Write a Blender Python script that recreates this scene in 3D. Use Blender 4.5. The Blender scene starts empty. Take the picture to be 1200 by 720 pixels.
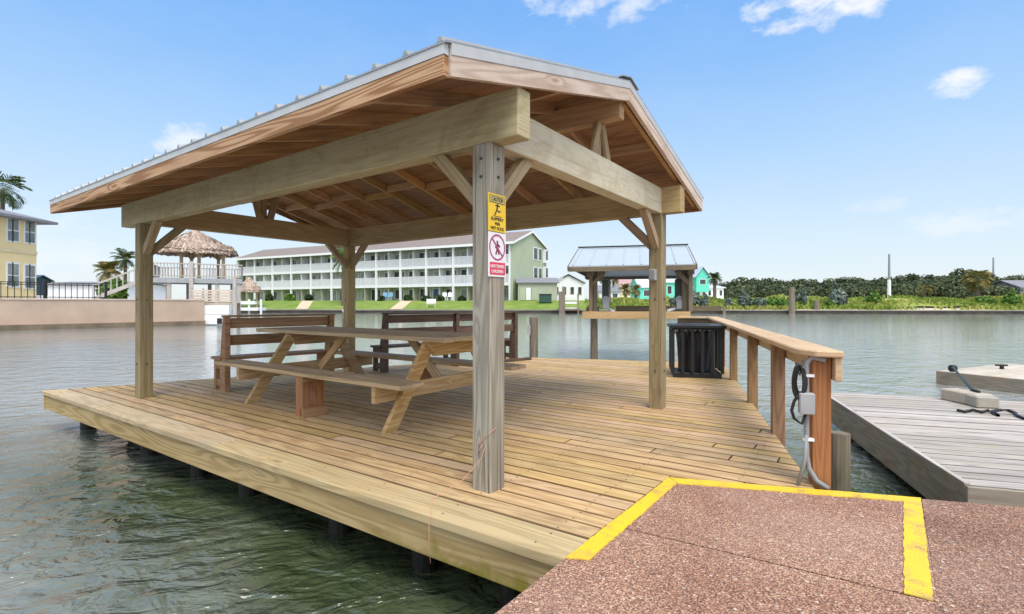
import bpy, bmesh, math, random
import numpy as np
from mathutils import Vector, Matrix

random.seed(7)
rng = np.random.default_rng(7)
S = bpy.context.scene
COL = S.collection
R = math.radians

# ------------------------------------------------------------------ camera, sky, sun, exposure
H = 1.15                      # eye height above the dock boards
F, UC, VH = 599.2, 600.0, 356.0   # focal length / principal column / horizon row of the 1200x720 photograph
cam = bpy.data.cameras.new('camera')
cam.sensor_width = 36.0
cam.lens = 36.0 * F / 1200.0
cam.shift_y = -(360.0 - VH) / 1200.0
cam.clip_start = 0.05
cam.clip_end = 6000
camo = bpy.data.objects.new('camera', cam)
COL.objects.link(camo)
camo.location = (0, 0, H)
camo.rotation_euler = (R(90), 0, 0)
S.camera = camo

SUN_EL, SUN_AZ = 60.0, 160.0   # azimuth measured clockwise from +Y (camera heading): behind, to the right
sd = bpy.data.lights.new('sun', 'SUN')
sd.energy = 1.7
sd.angle = R(30)
sd.color = (1.0, 0.93, 0.83)
so = bpy.data.objects.new('sun', sd)
COL.objects.link(so)
so.rotation_euler = (R(90 - SUN_EL), 0, R(180 - SUN_AZ))
S.view_settings.view_transform = 'Standard'
S.view_settings.look = 'None'
S.view_settings.gamma = 1
S.view_settings.use_curve_mapping = False
S.view_settings.exposure = 1.0

world = bpy.data.worlds.new('World')
S.world = world
world.use_nodes = True


def build_world():
    nt = world.node_tree
    N, L = nt.nodes, nt.links
    N.clear()
    out = N.new('ShaderNodeOutputWorld')
    bg = N.new('ShaderNodeBackground')
    bg.inputs['Strength'].default_value = 0.15
    L.new(bg.outputs[0], out.inputs[0])
    sky = N.new('ShaderNodeTexSky')
    sky.sky_type = 'NISHITA'
    sky.sun_disc = False
    sky.sun_elevation = R(SUN_EL)
    sky.sun_rotation = R(SUN_AZ)
    sky.air_density = 1.0
    sky.dust_density = 0.6
    sky.ozone_density = 1.6
    tc = N.new('ShaderNodeTexCoord')
    nrm = N.new('ShaderNodeVectorMath'); nrm.operation = 'NORMALIZE'
    L.new(tc.outputs['Generated'], nrm.inputs[0])
    sep = N.new('ShaderNodeSeparateXYZ')
    L.new(nrm.outputs[0], sep.inputs[0])

    def m(op, a, b=None, clamp=False):
        n = N.new('ShaderNodeMath'); n.operation = op; n.use_clamp = clamp
        for k, s in enumerate((a, b)):
            if s is None: continue
            if isinstance(s, (int, float)): n.inputs[k].default_value = s
            else: L.new(s, n.inputs[k])
        return n.outputs[0]
    az = m('ARCTAN2', sep.outputs[0], sep.outputs[1])
    el = m('ARCSINE', sep.outputs[2])
    vec = N.new('ShaderNodeCombineXYZ')
    L.new(az, vec.inputs[0]); L.new(m('MULTIPLY', el, 1.7), vec.inputs[1])
    nz = N.new('ShaderNodeTexNoise')
    nz.inputs['Scale'].default_value = 15; nz.inputs['Detail'].default_value = 7; nz.inputs['Roughness'].default_value = 0.62
    L.new(vec.outputs[0], nz.inputs['Vector'])
    nz2 = N.new('ShaderNodeTexNoise')
    nz2.inputs['Scale'].default_value = 5.0; nz2.inputs['Detail'].default_value = 8; nz2.inputs['Roughness'].default_value = 0.6
    L.new(vec.outputs[0], nz2.inputs['Vector'])
    # (azimuth, elevation, half width, half height, density) in degrees
    clouds = [(-31.0, 14.8, 4.6, 2.3, .75), (41.2, 17.9, 2.5, 1.5, .95), (32.0, 26.6, 8.5, 2.2, 1.0), (10.6, 30.6, 10.5, 2.6, .7),
              (41.5, 6.3, 6.0, 1.7, .5), (35.5, 9.0, 2.6, .9, .3), (-43.5, 5.0, 7.0, 3.0, .45), (-20.0, 3.0, 16.0, 2.6, .45),
              (75, 20, 14, 6, .8), (-70, 24, 13, 5, .7), (-12, 40, 14, 4, .5), (60, 42, 18, 6, .6)]
    tot = None
    for (a, e, ra, re, den) in clouds:
        dx = m('DIVIDE', m('SUBTRACT', az, R(a)), R(ra))
        dy = m('DIVIDE', m('SUBTRACT', el, R(e)), R(re))
        d2 = m('ADD', m('MULTIPLY', dx, dx), m('MULTIPLY', dy, dy))
        k = m('SUBTRACT', 1.0, d2)
        k = m('ADD', k, m('MULTIPLY', m('SUBTRACT', nz.outputs[0], 0.56), 4.2))
        k = m('MULTIPLY', m('SMOOTH_MIN', m('MULTIPLY', k, 0.9, True), 1.0), den)
        tot = k if tot is None else m('MAXIMUM', tot, k)
    haze = m('MULTIPLY', m('MULTIPLY', m('SUBTRACT', nz2.outputs[0], 0.42), 1.6, True), 0.10)
    tot = m('MAXIMUM', tot, haze)
    # humid coastal air: the clear sky pales towards the horizon
    cr = N.new('ShaderNodeValToRGB')
    stops = [(0.0, (2.50, 2.68, 2.85)), (0.13, (2.12, 2.58, 2.98)), (0.27, (1.50, 2.25, 3.15)), (0.42, (0.92, 1.80, 3.2)), (0.58, (0.56, 1.46, 3.15)), (1.0, (0.50, 1.25, 2.9))]
    while len(cr.color_ramp.elements) < len(stops): cr.color_ramp.elements.new(0.5)
    for e_, (p_, c_) in zip(cr.color_ramp.elements, stops):
        e_.position = p_; e_.color = c_ + (1,)
    L.new(m('DIVIDE', m('ABSOLUTE', el), R(56), True), cr.inputs[0])
    mixh = N.new('ShaderNodeMix'); mixh.data_type = 'RGBA'
    mixh.inputs[0].default_value = 0.88
    L.new(sky.outputs[0], mixh.inputs[6]); L.new(cr.outputs[0], mixh.inputs[7])
    # unseen broken white cloud added overhead and behind for neutral fill light
    hi = m('MULTIPLY', m('SUBTRACT', el, R(36)), 3.0, True)
    bk = m('MULTIPLY', m('SUBTRACT', 0.1, sep.outputs[1]), 1.6, True)
    nz3 = N.new('ShaderNodeTexNoise')
    nz3.inputs['Scale'].default_value = 2.2; nz3.inputs['Detail'].default_value = 7; nz3.inputs['Roughness'].default_value = 0.6
    L.new(nrm.outputs[0], nz3.inputs['Vector'])
    cov = m('MULTIPLY', m('MAXIMUM', hi, bk), m('MULTIPLY', m('SUBTRACT', nz3.outputs[0], 0.36), 5.0, True))
    tot = m('MAXIMUM', tot, m('MULTIPLY', cov, 0.92))
    mixc = N.new('ShaderNodeMix'); mixc.data_type = 'RGBA'
    L.new(tot, mixc.inputs[0])
    L.new(mixh.outputs[2], mixc.inputs[6])
    mixc.inputs[7].default_value = (3.35, 3.38, 3.42, 1)
    # that added cloud is brightened further to raise the ambient light
    up = N.new('ShaderNodeMix'); up.data_type = 'RGBA'; up.blend_type = 'MULTIPLY'; up.inputs[0].default_value = 1.0
    L.new(mixc.outputs[2], up.inputs[6])
    gv = N.new('ShaderNodeCombineColor')
    k = m('MULTIPLY_ADD', cov, 0.75); k.node.inputs[2].default_value = 1.0
    for q in range(3): L.new(k, gv.inputs[q])
    L.new(gv.outputs[0], up.inputs[7])
    L.new(up.outputs[2], bg.inputs[0])


build_world()


# ------------------------------------------------------------------ helpers
def G(u, v, z=0.0):
    """photo pixel -> world point on the level z"""
    Y = (H - z) * F / (v - VH)
    return Vector(((u - UC) / F * Y, Y, z))


def P(u, v, Y):
    """photo pixel -> world point at depth Y"""
    return Vector(((u - UC) / F * Y, Y, H - (v - VH) / F * Y))


def V(*a): return Vector(a)


TH = 0.619
E1 = V(-math.cos(TH), math.sin(TH), 0)
E2 = V(math.sin(TH), math.cos(TH), 0)
O0 = V(-0.128, 3.058, 0)
EZ = V(0, 0, 1)


def W(i, j, z=0.0): return O0 + E1 * i + E2 * j + EZ * z


class MB:
    def __init__(s):
        s.v, s.f, s.uv, s.r, s.mi = [], [], [], [], []

    def face(s, pts, uvs=None, rnd=0.0, mi=0):
        b = len(s.v)
        s.v += [tuple(p) for p in pts]
        s.f.append(list(range(b, b + len(pts))))
        s.uv.append(uvs if uvs else [(0, 0)] * len(pts))
        s.r.append(rnd); s.mi.append(mi)

    def box(s, c, ax, ay, az, rnd=None, mi=0):
        """centre + three half-axis vectors"""
        c, A = Vector(c), [Vector(ax), Vector(ay), Vector(az)]
        rnd = random.random() if rnd is None else rnd
        ln = [a.length for a in A]
        lg = max(range(3), key=lambda k: ln[k])
        ou, ov = random.random() * 40, random.random() * 40
        b = len(s.v)
        sg = [(i, j, k) for i in (-1, 1) for j in (-1, 1) for k in (-1, 1)]
        for t in sg:
            s.v.append(tuple(c + A[0] * t[0] + A[1] * t[1] + A[2] * t[2]))
        det = A[0].cross(A[1]).dot(A[2])
        for q in range(3):
            o = [k for k in range(3) if k != q]
            uax = lg if lg in o else o[0]
            vax = o[0] if o[1] == uax else o[1]
            for sgn in (-1, 1):
                ids = [n for n, t in enumerate(sg) if t[q] == sgn]
                a, bb, cc, d = ids   # (--),(-+),(+-),(++)
                loop = [a, cc, d, bb]
                n = (Vector(s.v[loop[1]]) - Vector(s.v[loop[0]])).cross(Vector(s.v[loop[3]]) - Vector(s.v[loop[0]]))
                if n.dot(A[q] * sgn) < 0: loop.reverse()
                s.f.append([b + x for x in loop])
                # fix: indices local -> global
                s.f[-1] = [x if x >= b and x < b + 8 else x for x in s.f[-1]]
                s.uv.append([(sg[x][uax] * ln[uax] + ou, sg[x][vax] * ln[vax] + ov + q * 3.7 + sgn * 1.3) for x in loop])
                s.r.append(rnd); s.mi.append(mi)

    def bar(s, p0, p1, w, h, up=(0, 0, 1), rnd=None, mi=0):
        """beam from p0 to p1 (section centres), w across, h along up"""
        p0, p1, up = Vector(p0), Vector(p1), Vector(up)
        d = p1 - p0
        x = d.normalized()
        y = up.cross(x)
        if y.length < 1e-5: y = V(1, 0, 0).cross(x)
        y.normalize()
        z = x.cross(y)
        s.box((p0 + p1) / 2, d / 2, y * w / 2, z * h / 2, rnd, mi)

    def aabb(s, x0, x1, y0, y1, z0, z1, rnd=None, mi=0):
        s.box(((x0 + x1) / 2, (y0 + y1) / 2, (z0 + z1) / 2), ((x1 - x0) / 2, 0, 0), (0, (y1 - y0) / 2, 0), (0, 0, (z1 - z0) / 2), rnd, mi)

    def prism(s, poly, z0, z1, uax=None, rnd=None, mi=0):
        """vertical prism over a ccw polygon of (x,y)"""
        rnd = random.random() if rnd is None else rnd
        uax = Vector(uax) if uax else V(1, 0, 0)
        vax = V(-uax.y, uax.x, 0)
        ou, ov = random.random() * 40, random.random() * 40
        pts = [Vector((p[0], p[1], 0)) for p in poly]
        ar = sum(pts[k].x * pts[(k + 1) % len(pts)].y - pts[(k + 1) % len(pts)].x * pts[k].y for k in range(len(pts)))
        if ar < 0: pts.reverse()
        f = lambda p: (p.dot(uax) + ou, p.dot(vax) + ov)
        s.face([p + EZ * z1 for p in pts], [f(p) for p in pts], rnd, mi)
        s.face([p + EZ * z0 for p in reversed(pts)], [f(p) for p in reversed(pts)], rnd, mi)
        for k in range(len(pts)):
            a, b = pts[k], pts[(k + 1) % len(pts)]
            l = (b - a).length
            s.face([a + EZ * z0, b + EZ * z0, b + EZ * z1, a + EZ * z1], [(ou, z0), (ou + l, z0), (ou + l, z1), (ou, z1)], rnd, mi)

    def extrude(s, prof, a, b, rnd=None, mi=0):
        """profile points (Vectors at station a); extruded by vector b"""
        rnd = random.random() if rnd is None else rnd
        A = [Vector(p) + Vector(a) for p in prof]
        b = Vector(b)
        n = len(A)
        nor = Vector((0, 0, 0))
        for k in range(n): nor += A[k].cross(A[(k + 1) % n])
        if nor.dot(b) > 0: A.reverse()
        B = [p + b for p in A]
        ou = random.random() * 40
        x = (A[1] - A[0]).normalized() if (A[1] - A[0]).length > 1e-9 else V(1, 0, 0)
        y = b.normalized().cross(x)
        f = lambda p: (ou + (p - A[0]).dot(x), (p - A[0]).dot(y))
        s.face(A, [f(p) for p in A], rnd, mi)
        s.face(B[::-1], [f(p) for p in B[::-1]], rnd, mi)
        acc = 0; l = b.length
        for k in range(n):
            k2 = (k + 1) % n
            w_ = (A[k2] - A[k]).length
            s.face([A[k], B[k], B[k2], A[k2]], [(ou, acc), (ou + l, acc), (ou + l, acc + w_), (ou, acc + w_)], rnd, mi)
            acc += w_

    def cyl(s, p0, p1, r0, r1=None, n=12, caps=True, rnd=None, mi=0):
        r1 = r0 if r1 is None else r1
        s.tube([p0, p1], [r0, r1], n, caps, rnd, mi)

    def tube(s, pts, r, n=8, caps=True, rnd=None, mi=0):
        rnd = random.random() if rnd is None else rnd
        pts = [Vector(p) for p in pts]
        rr = r if isinstance(r, (list, tuple)) else [r] * len(pts)
        b = len(s.v); ou = random.random() * 40
        d0 = (pts[1] - pts[0]).normalized()
        ref = V(0, 0, 1) if abs(d0.z) < 0.9 else V(1, 0, 0)
        x = ref.cross(d0).normalized()
        acc = 0; ac = []
        for k, p in enumerate(pts):
            d = (pts[min(k + 1, len(pts) - 1)] - pts[max(k - 1, 0)]).normalized()
            x = (x - d * x.dot(d)).normalized()
            y = d.cross(x)
            if k: acc += (p - pts[k - 1]).length
            ac.append(acc)
            for q in range(n):
                a = 2 * math.pi * q / n
                s.v.append(tuple(p + (x * math.cos(a) + y * math.sin(a)) * rr[k]))
        for k in range(len(pts) - 1):
            for q in range(n):
                q2 = (q + 1) % n
                s.f.append([b + k * n + q, b + k * n + q2, b + (k + 1) * n + q2, b + (k + 1) * n + q])
                c = 2 * math.pi * rr[k] / n
                s.uv.append([(ou + ac[k], q * c), (ou + ac[k], (q + 1) * c), (ou + ac[k + 1], (q + 1) * c), (ou + ac[k + 1], q * c)])
                s.r.append(rnd); s.mi.append(mi)
        if caps:
            for k, rev in ((0, True), (len(pts) - 1, False)):
                ids = [b + k * n + q for q in range(n)]
                if rev: ids.reverse()
                s.f.append(ids); s.uv.append([(ou + .1 * q, ou) for q in range(n)]); s.r.append(rnd); s.mi.append(mi)

    def build(s, name, mat, parent=None, bevel=0, smooth=False, origin=None):
        me = bpy.data.meshes.new(name)
        inv = Vector((0, 0, 0))
        if parent is not None: inv = world_loc(parent)
        elif origin is not None: inv = Vector(origin)
        me.from_pydata([tuple(Vector(p) - inv) for p in s.v], [], s.f)
        ul = me.uv_layers.new(name='UVMap')
        flat = [c for fu in s.uv for t in fu for c in t]
        ul.data.foreach_set('uv', flat)
        at = me.attributes.new('rnd', 'FLOAT', 'FACE')
        at.data.foreach_set('value', s.r)
        for mt in (mat if isinstance(mat, (list, tuple)) else [mat]): me.materials.append(mt)
        me.polygons.foreach_set('material_index', s.mi)
        if smooth: me.polygons.foreach_set('use_smooth', [True] * len(s.f))
        me.update()
        o = bpy.data.objects.new(name, me)
        COL.objects.link(o)
        if parent is not None: o.parent = parent
        elif origin is not None: o.location = origin
        if bevel:
            bm = bmesh.new(); bm.from_mesh(me)
            bmesh.ops.remove_doubles(bm, verts=bm.verts, dist=1e-5)
            ed = [e for e in bm.edges if len(e.link_faces) == 2 and e.calc_face_angle(0) > 0.5]
            bmesh.ops.bevel(bm, geom=ed, offset=bevel, segments=1, affect='EDGES', profile=0.5)
            bm.to_mesh(me); bm.free()
        return o


def world_loc(o):
    p = Vector((0, 0, 0))
    while o is not None:
        p += Vector(o.location); o = o.parent
    return p


def tag(o, label=None, cat=None, group=None, kind=None):
    if label: o['label'] = label
    if cat: o['category'] = cat
    if group: o['group'] = group
    if kind: o['kind'] = kind
    return o


def thing(name, label, cat, loc, group=None):
    o = bpy.data.objects.new(name, None)
    o.empty_display_size = 0.1
    COL.objects.link(o)
    o.location = loc
    return tag(o, label, cat, group)


def copy_tree(o, parent=None):
    c = o.copy(); COL.objects.link(c)
    if parent is not None: c.parent = parent
    for ch in list(o.children): copy_tree(ch, c)
    return c


# ------------------------------------------------------------------ materials
def newmat(name):
    m = bpy.data.materials.new(name); m.use_nodes = True
    nt = m.node_tree; nt.nodes.clear()
    out = nt.nodes.new('ShaderNodeOutputMaterial')
    b = nt.nodes.new('ShaderNodeBsdfPrincipled')
    nt.links.new(b.outputs[0], out.inputs[0])
    return m, nt, b


class NG:
    def __init__(s, nt): s.nt = nt
    def n(s, t): return s.nt.nodes.new(t)
    def put(s, inp, val):
        if val is None: return
        if hasattr(val, 'is_output') or isinstance(val, bpy.types.NodeSocket): s.nt.links.new(val, inp)
        else: inp.default_value = val
    def math(s, op, a, b=None, c=None, clamp=False):
        n = s.n('ShaderNodeMath'); n.operation = op; n.use_clamp = clamp
        s.put(n.inputs[0], a); s.put(n.inputs[1], b); s.put(n.inputs[2], c)
        return n.outputs[0]
    def mix(s, f, a, b, mode='MIX'):
        n = s.n('ShaderNodeMix'); n.data_type = 'RGBA'; n.blend_type = mode
        s.put(n.inputs[0], f)
        for i, x in ((6, a), (7, b)):
            if isinstance(x, (tuple, list)): x = tuple(x) if len(x) == 4 else tuple(x) + (1,)
            s.put(n.inputs[i], x)
        return n.outputs[2]
    def noise(s, vec, scale, detail=3, rough=0.55, dist=0.0, out=0):
        n = s.n('ShaderNodeTexNoise')
        s.put(n.inputs['Vector'], vec); n.inputs['Scale'].default_value = scale
        n.inputs['Detail'].default_value = detail; n.inputs['Roughness'].default_value = rough; n.inputs['Distortion'].default_value = dist
        return n.outputs[out]
    def voro(s, vec, scale, out='Distance', feat='F1', rand=1.0):
        n = s.n('ShaderNodeTexVoronoi'); n.feature = feat
        s.put(n.inputs['Vector'], vec); n.inputs['Scale'].default_value = scale; n.inputs['Randomness'].default_value = rand
        return n.outputs[out]
    def ramp(s, f, stops):
        n = s.n('ShaderNodeValToRGB'); s.put(n.inputs[0], f)
        cr = n.color_ramp
        while len(cr.elements) < len(stops): cr.elements.new(0.5)
        for e, (p, c) in zip(cr.elements, stops):
            e.position = p; e.color = tuple(c) + (1,) if len(c) == 3 else c
        return n.outputs[0]
    def rng(s, v, a, b, c, d):
        n = s.n('ShaderNodeMapRange'); s.put(n.inputs[0], v)
        for k, x in zip((1, 2, 3, 4), (a, b, c, d)): n.inputs[k].default_value = x
        return n.outputs[0]
    def bump(s, h, strength, dist, normal=None):
        n = s.n('ShaderNodeBump'); s.put(n.inputs['Height'], h)
        n.inputs['Strength'].default_value = strength; n.inputs['Distance'].default_value = dist
        if normal is not None: s.put(n.inputs['Normal'], normal)
        return n.outputs[0]
    def attr(s, name, out='Fac'):
        n = s.n('ShaderNodeAttribute'); n.attribute_name = name
        return n.outputs[out]
    def pos(s):
        return s.n('ShaderNodeNewGeometry').outputs['Position']
    def xyz(s, vec):
        n = s.n('ShaderNodeSeparateXYZ'); s.put(n.inputs[0], vec); return n.outputs
    def comb(s, x, y, z):
        n = s.n('ShaderNodeCombineXYZ'); s.put(n.inputs[0], x); s.put(n.inputs[1], y); s.put(n.inputs[2], z)
        return n.outputs[0]


def wood(name, light, dark, grey=None, greyamt=0.0, vary=0.25, grain=1.0, knots=1.0, rough=0.75, stain=None, stainamt=0.0, bump=0.6, crack=0.0):
    m, nt, b = newmat(name); g = NG(nt)
    uvn = g.n('ShaderNodeUVMap'); uvn.uv_map = 'UVMap'
    u, v, _ = g.xyz(uvn.outputs[0])
    rnd = g.attr('rnd')
    off = g.math('MULTIPLY', rnd, 37.0)
    # knots
    kd = g.voro(g.comb(g.math('MULTIPLY', u, 1.5), g.math('MULTIPLY', v, 5.5), off), 1.0)
    kn = g.math('MULTIPLY', g.rng(kd, 0.0, 0.22, 1.0, 0.0), knots)
    # cathedral grain: contour lines of a stretched noise, swirling round the knots
    base = g.noise(g.comb(g.math('MULTIPLY', u, 0.55), g.math('MULTIPLY', v, 7.0), off), 1.0, 1.5, 0.45, 0.3)
    ph = g.math('ADD', g.math('MULTIPLY', base, 62.0), g.math('MULTIPLY', kn, 9.0))
    gr = g.math('MULTIPLY_ADD', g.math('SINE', ph), 0.5, 0.5)
    gr = g.math('POWER', gr, 1.6)
    fib = g.noise(g.comb(g.math('MULTIPLY', u, 3.0), g.math('MULTIPLY', v, 170.0), off), 1.0, 3, 0.65)
    tone = g.math('ADD', g.math('MULTIPLY', gr, 0.42 * grain), g.math('MULTIPLY', fib, 0.62))
    tone = g.math('ADD', tone, g.math('MULTIPLY', g.math('SUBTRACT', g.noise(g.comb(g.math('MULTIPLY', u, 0.9), g.math('MULTIPLY', v, 3.0), off), 1.0, 3), 0.5), 0.9))
    col = g.mix(g.rng(tone, 0.05, 0.95, 0.0, 1.0), light, dark)
    # board to board variation
    hs = g.n('ShaderNodeHueSaturation')
    r2 = g.math('FRACT', g.math('MULTIPLY', rnd, 7.31)); r3 = g.math('FRACT', g.math('MULTIPLY', rnd, 19.7))
    g.put(hs.inputs['Value'], g.math('MULTIPLY_ADD', r2, vary, 1.0 - vary / 2))
    g.put(hs.inputs['Saturation'], g.math('MULTIPLY_ADD', r3, vary * 0.9, 1.0 - vary * .45))
    g.put(hs.inputs['Hue'], g.math('MULTIPLY_ADD', g.math('SUBTRACT', r3, r2), 0.012, 0.5))
    g.put(hs.inputs['Color'], col)
    col = hs.outputs[0]
    pos = g.pos()
    if grey is not None:
        gn = g.noise(pos, 1.3, 4, 0.6)
        col = g.mix(g.math('MULTIPLY', g.rng(gn, 0.3, 0.7, 0.35, 1.0), greyamt), col, grey)
    if stain is not None:
        sn = g.noise(pos, 3.0, 5, 0.7, 0.8)
        col = g.mix(g.math('MULTIPLY', g.rng(sn, 0.5, 0.68, 0.0, 1.0), stainamt), col, stain)
    kdk = g.rng(kd, 0.035, 0.11, 1.0, 0.0)
    ksel = g.math('GREATER_THAN', g.voro(g.comb(g.math('MULTIPLY', u, 1.5), g.math('MULTIPLY', v, 5.5), off), 1.0, 'Color'), 0.45)
    dk = g.mix(0.5, dark, (0.05, 0.025, 0.012))
    col = g.mix(g.math('MULTIPLY', g.math('MULTIPLY', kdk, ksel), 0.75 * min(1, knots)), col, dk)
    if crack:
        cn = g.noise(g.comb(g.math('MULTIPLY', u, 1.1), g.math('MULTIPLY', v, 60.0), off), 1.0, 2, 0.5)
        cm = g.rng(cn, 0.62, 0.68, 0.0, 1.0)
        col = g.mix(g.math('MULTIPLY', cm, crack), col, g.mix(0.5, dark, (0.03, 0.025, 0.02)))
    nt.links.new(col, b.inputs['Base Color'])
    b.inputs['Roughness'].default_value = rough
    b.inputs['Specular IOR Level'].default_value = 0.25
    nt.links.new(g.bump(g.math('ADD', fib, g.math('MULTIPLY', gr, -0.5)), bump, 0.002), b.inputs['Normal'])
    return m


def plain(name, col, rough=0.7, metal=0.0, var=0.15, vscale=4.0, col2=None, bumpamt=0.0, bscale=60, spec=0.4):
    m, nt, b = newmat(name); g = NG(nt)
    pos = g.pos()
    n = g.noise(pos, vscale, 5, 0.6)
    c2 = col2 if col2 else tuple(x * (1 - var * 1.6) for x in col)
    nt.links.new(g.mix(g.rng(n, 0.3, 0.7, 0, 1), col, c2), b.inputs['Base Color'])
    b.inputs['Roughness'].default_value = rough
    b.inputs['Metallic'].default_value = metal
    b.inputs['Specular IOR Level'].default_value = spec
    if bumpamt: nt.links.new(g.bump(g.noise(pos, bscale, 4, 0.6), bumpamt, 0.004), b.inputs['Normal'])
    return m


def leafmat(name, c1, c2, c3=None, rough=0.6, trans=0.25, vary=1.0):
    """foliage: colour of each leaf from its 'rnd' value"""
    m, nt, b = newmat(name); g = NG(nt)
    rnd = g.attr('rnd')
    col = g.ramp(rnd, [(0.0, c1), (0.6, c2), (1.0, c3 if c3 else c2)])
    nt.links.new(col, b.inputs['Base Color'])
    b.inputs['Roughness'].default_value = rough
    b.inputs['Specular IOR Level'].default_value = 0.3
    tr = g.n('ShaderNodeBsdfTranslucent'); nt.links.new(col, tr.inputs[0])
    mx = g.n('ShaderNodeMixShader'); mx.inputs[0].default_value = trans
    nt.links.new(b.outputs[0], mx.inputs[1]); nt.links.new(tr.outputs[0], mx.inputs[2])
    out = [n for n in nt.nodes if n.type == 'OUTPUT_MATERIAL'][0]
    nt.links.new(mx.outputs[0], out.inputs[0])
    return m


M = {}
M['deck'] = wood('deck_pine', (0.62, 0.43, 0.215), (0.36, 0.215, 0.09), vary=0.26, stain=(0.27, 0.19, 0.10), stainamt=0.3, rough=0.72, grain=1.35, crack=0.35, knots=1.2, grey=(0.56, 0.46, 0.29), greyamt=0.2)
M['capboard'] = wood('edge_cap_pine', (0.58, 0.42, 0.23), (0.35, 0.225, 0.105), vary=.25, knots=1.2, grain=1.25, crack=.3, grey=(0.50, 0.49, 0.37), greyamt=.35)
M['deckedge'] = wood('dirty_board_edge', (0.20, 0.125, 0.055), (0.11, 0.065, 0.03), vary=.3)
M['greyedge'] = wood('dirty_grey_edge', (0.16, 0.14, 0.12), (0.09, 0.08, 0.07), vary=.3)
M['beam'] = wood('treated_beam', (0.50, 0.44, 0.27), (0.35, 0.29, 0.155), vary=0.1, knots=1.0, stain=(0.24, 0.19, 0.09), stainamt=0.5, grain=.8, crack=.3)
M['pale_beam'] = wood('pale_beam', (0.66, 0.62, 0.47), (0.50, 0.44, 0.29), vary=0.08, knots=0.9, stain=(0.36, 0.27, 0.14), stainamt=0.4, grain=.8, crack=.25)
M['brownbeam'] = wood('brown_beam', (0.52, 0.39, 0.215), (0.34, 0.23, 0.115), vary=0.15, knots=0.7)
M['greypost'] = wood('weathered_post', (0.43, 0.385, 0.315), (0.22, 0.18, 0.135), grey=(0.37, 0.38, 0.32), greyamt=0.3, vary=0.05, crack=0.9, grain=1.5)
M['post'] = wood('treated_post', (0.36, 0.29, 0.165), (0.20, 0.15, 0.075), vary=0.12, crack=0.35, knots=1.0)
M['fascia'] = wood('roof_fascia_wood', (0.56, 0.37, 0.22), (0.27, 0.14, 0.065), vary=0.12, grain=1.9, knots=0.9)
M['rake'] = wood('pale_rake_wood', (0.66, 0.55, 0.46), (0.45, 0.33, 0.25), vary=0.1, grain=1.3, knots=0.9, stain=(0.35, 0.22, 0.14), stainamt=.3)
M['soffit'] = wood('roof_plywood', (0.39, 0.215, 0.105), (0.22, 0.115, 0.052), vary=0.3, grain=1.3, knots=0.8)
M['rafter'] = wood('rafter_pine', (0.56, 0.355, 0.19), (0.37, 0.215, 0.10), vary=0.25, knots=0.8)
M['brace'] = wood('brace_pine', (0.45, 0.35, 0.22), (0.28, 0.19, 0.10), vary=0.15, crack=0.3)
M['table'] = wood('table_pine', (0.56, 0.39, 0.205), (0.33, 0.20, 0.09), vary=0.28, grain=1.2)
M['tabletop'] = wood('tabletop_pine', (0.60, 0.44, 0.255), (0.36, 0.24, 0.125), vary=0.25, grain=1.2)
M['redwood'] = wood('reddish_support', (0.40, 0.20, 0.095), (0.24, 0.10, 0.04), vary=0.25)
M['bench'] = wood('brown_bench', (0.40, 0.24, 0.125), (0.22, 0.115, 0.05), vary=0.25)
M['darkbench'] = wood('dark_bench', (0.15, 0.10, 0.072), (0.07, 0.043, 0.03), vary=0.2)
M['rail'] = wood('rail_cap_pine', (0.60, 0.45, 0.27), (0.40, 0.27, 0.135), vary=0.1, knots=0.5, grain=.7)
M['palewood'] = wood('pale_dock_boards', (0.60, 0.53, 0.42), (0.40, 0.335, 0.25), vary=0.25)
M['railpost'] = wood('rail_post_pine', (0.36, 0.215, 0.11), (0.20, 0.11, 0.05), vary=0.25)
M['rustpost'] = wood('rust_stained_post', (0.38, 0.185, 0.065), (0.21, 0.09, 0.028), vary=0.05, crack=.35)
M['greydock'] = wood('grey_dock_boards', (0.52, 0.475, 0.43), (0.27, 0.235, 0.20), vary=0.3, knots=0.4, crack=.5, stain=(0.42, 0.33, 0.20), stainamt=0.45)
M['dockside'] = wood('grey_dock_side', (0.37, 0.325, 0.25), (0.21, 0.175, 0.125), vary=0.12, knots=0.5, stain=(0.32, 0.17, 0.08), stainamt=0.7)
M['pile'] = wood('pile_wood', (0.27, 0.23, 0.17), (0.13, 0.105, 0.075), vary=0.2, crack=0.6)
M['darkpile'] = plain('wet_mussel_pile', (0.022, 0.020, 0.015), 0.55, var=0.4, vscale=30, bumpamt=1.0, bscale=45)
M['liftwood'] = wood('lift_timber', (0.22, 0.17, 0.11), (0.11, 0.08, 0.05), vary=0.2)
M['liftbeam'] = wood('lift_beam', (0.56, 0.38, 0.20), (0.38, 0.24, 0.115), vary=0.15)
M['trim'] = plain('galvanised_trim', (0.55, 0.55, 0.535), 0.5, 0.15, 0.1, 6)
M['roofmetal'] = plain('galvanised_roof', (0.40, 0.41, 0.41), 0.5, 0.5, 0.12, 3)
M['liftroof'] = plain('lift_roof_metal', (0.40, 0.45, 0.49), 0.45, 0.0, 0.05, 3)
M['black'] = plain('black_powder_coat', (0.017, 0.018, 0.021), 0.42, 0.0, 0.2, 10)
M['liner'] = plain('black_liner', (0.012, 0.013, 0.02), 0.3, 0.0, 0.2, 8)
M['greybox'] = plain('grey_plastic', (0.36, 0.37, 0.38), 0.5, 0, 0.1, 12)
M['conduit'] = plain('grey_conduit', (0.27, 0.28, 0.29), 0.5, 0, 0.12, 9)
M['cable'] = plain('black_cable', (0.016, 0.016, 0.017), 0.45, 0, 0.2, 10)
M['beige'] = plain('beige_block', (0.47, 0.40, 0.31), 0.7, 0, 0.12, 14, bumpamt=.2)
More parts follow.
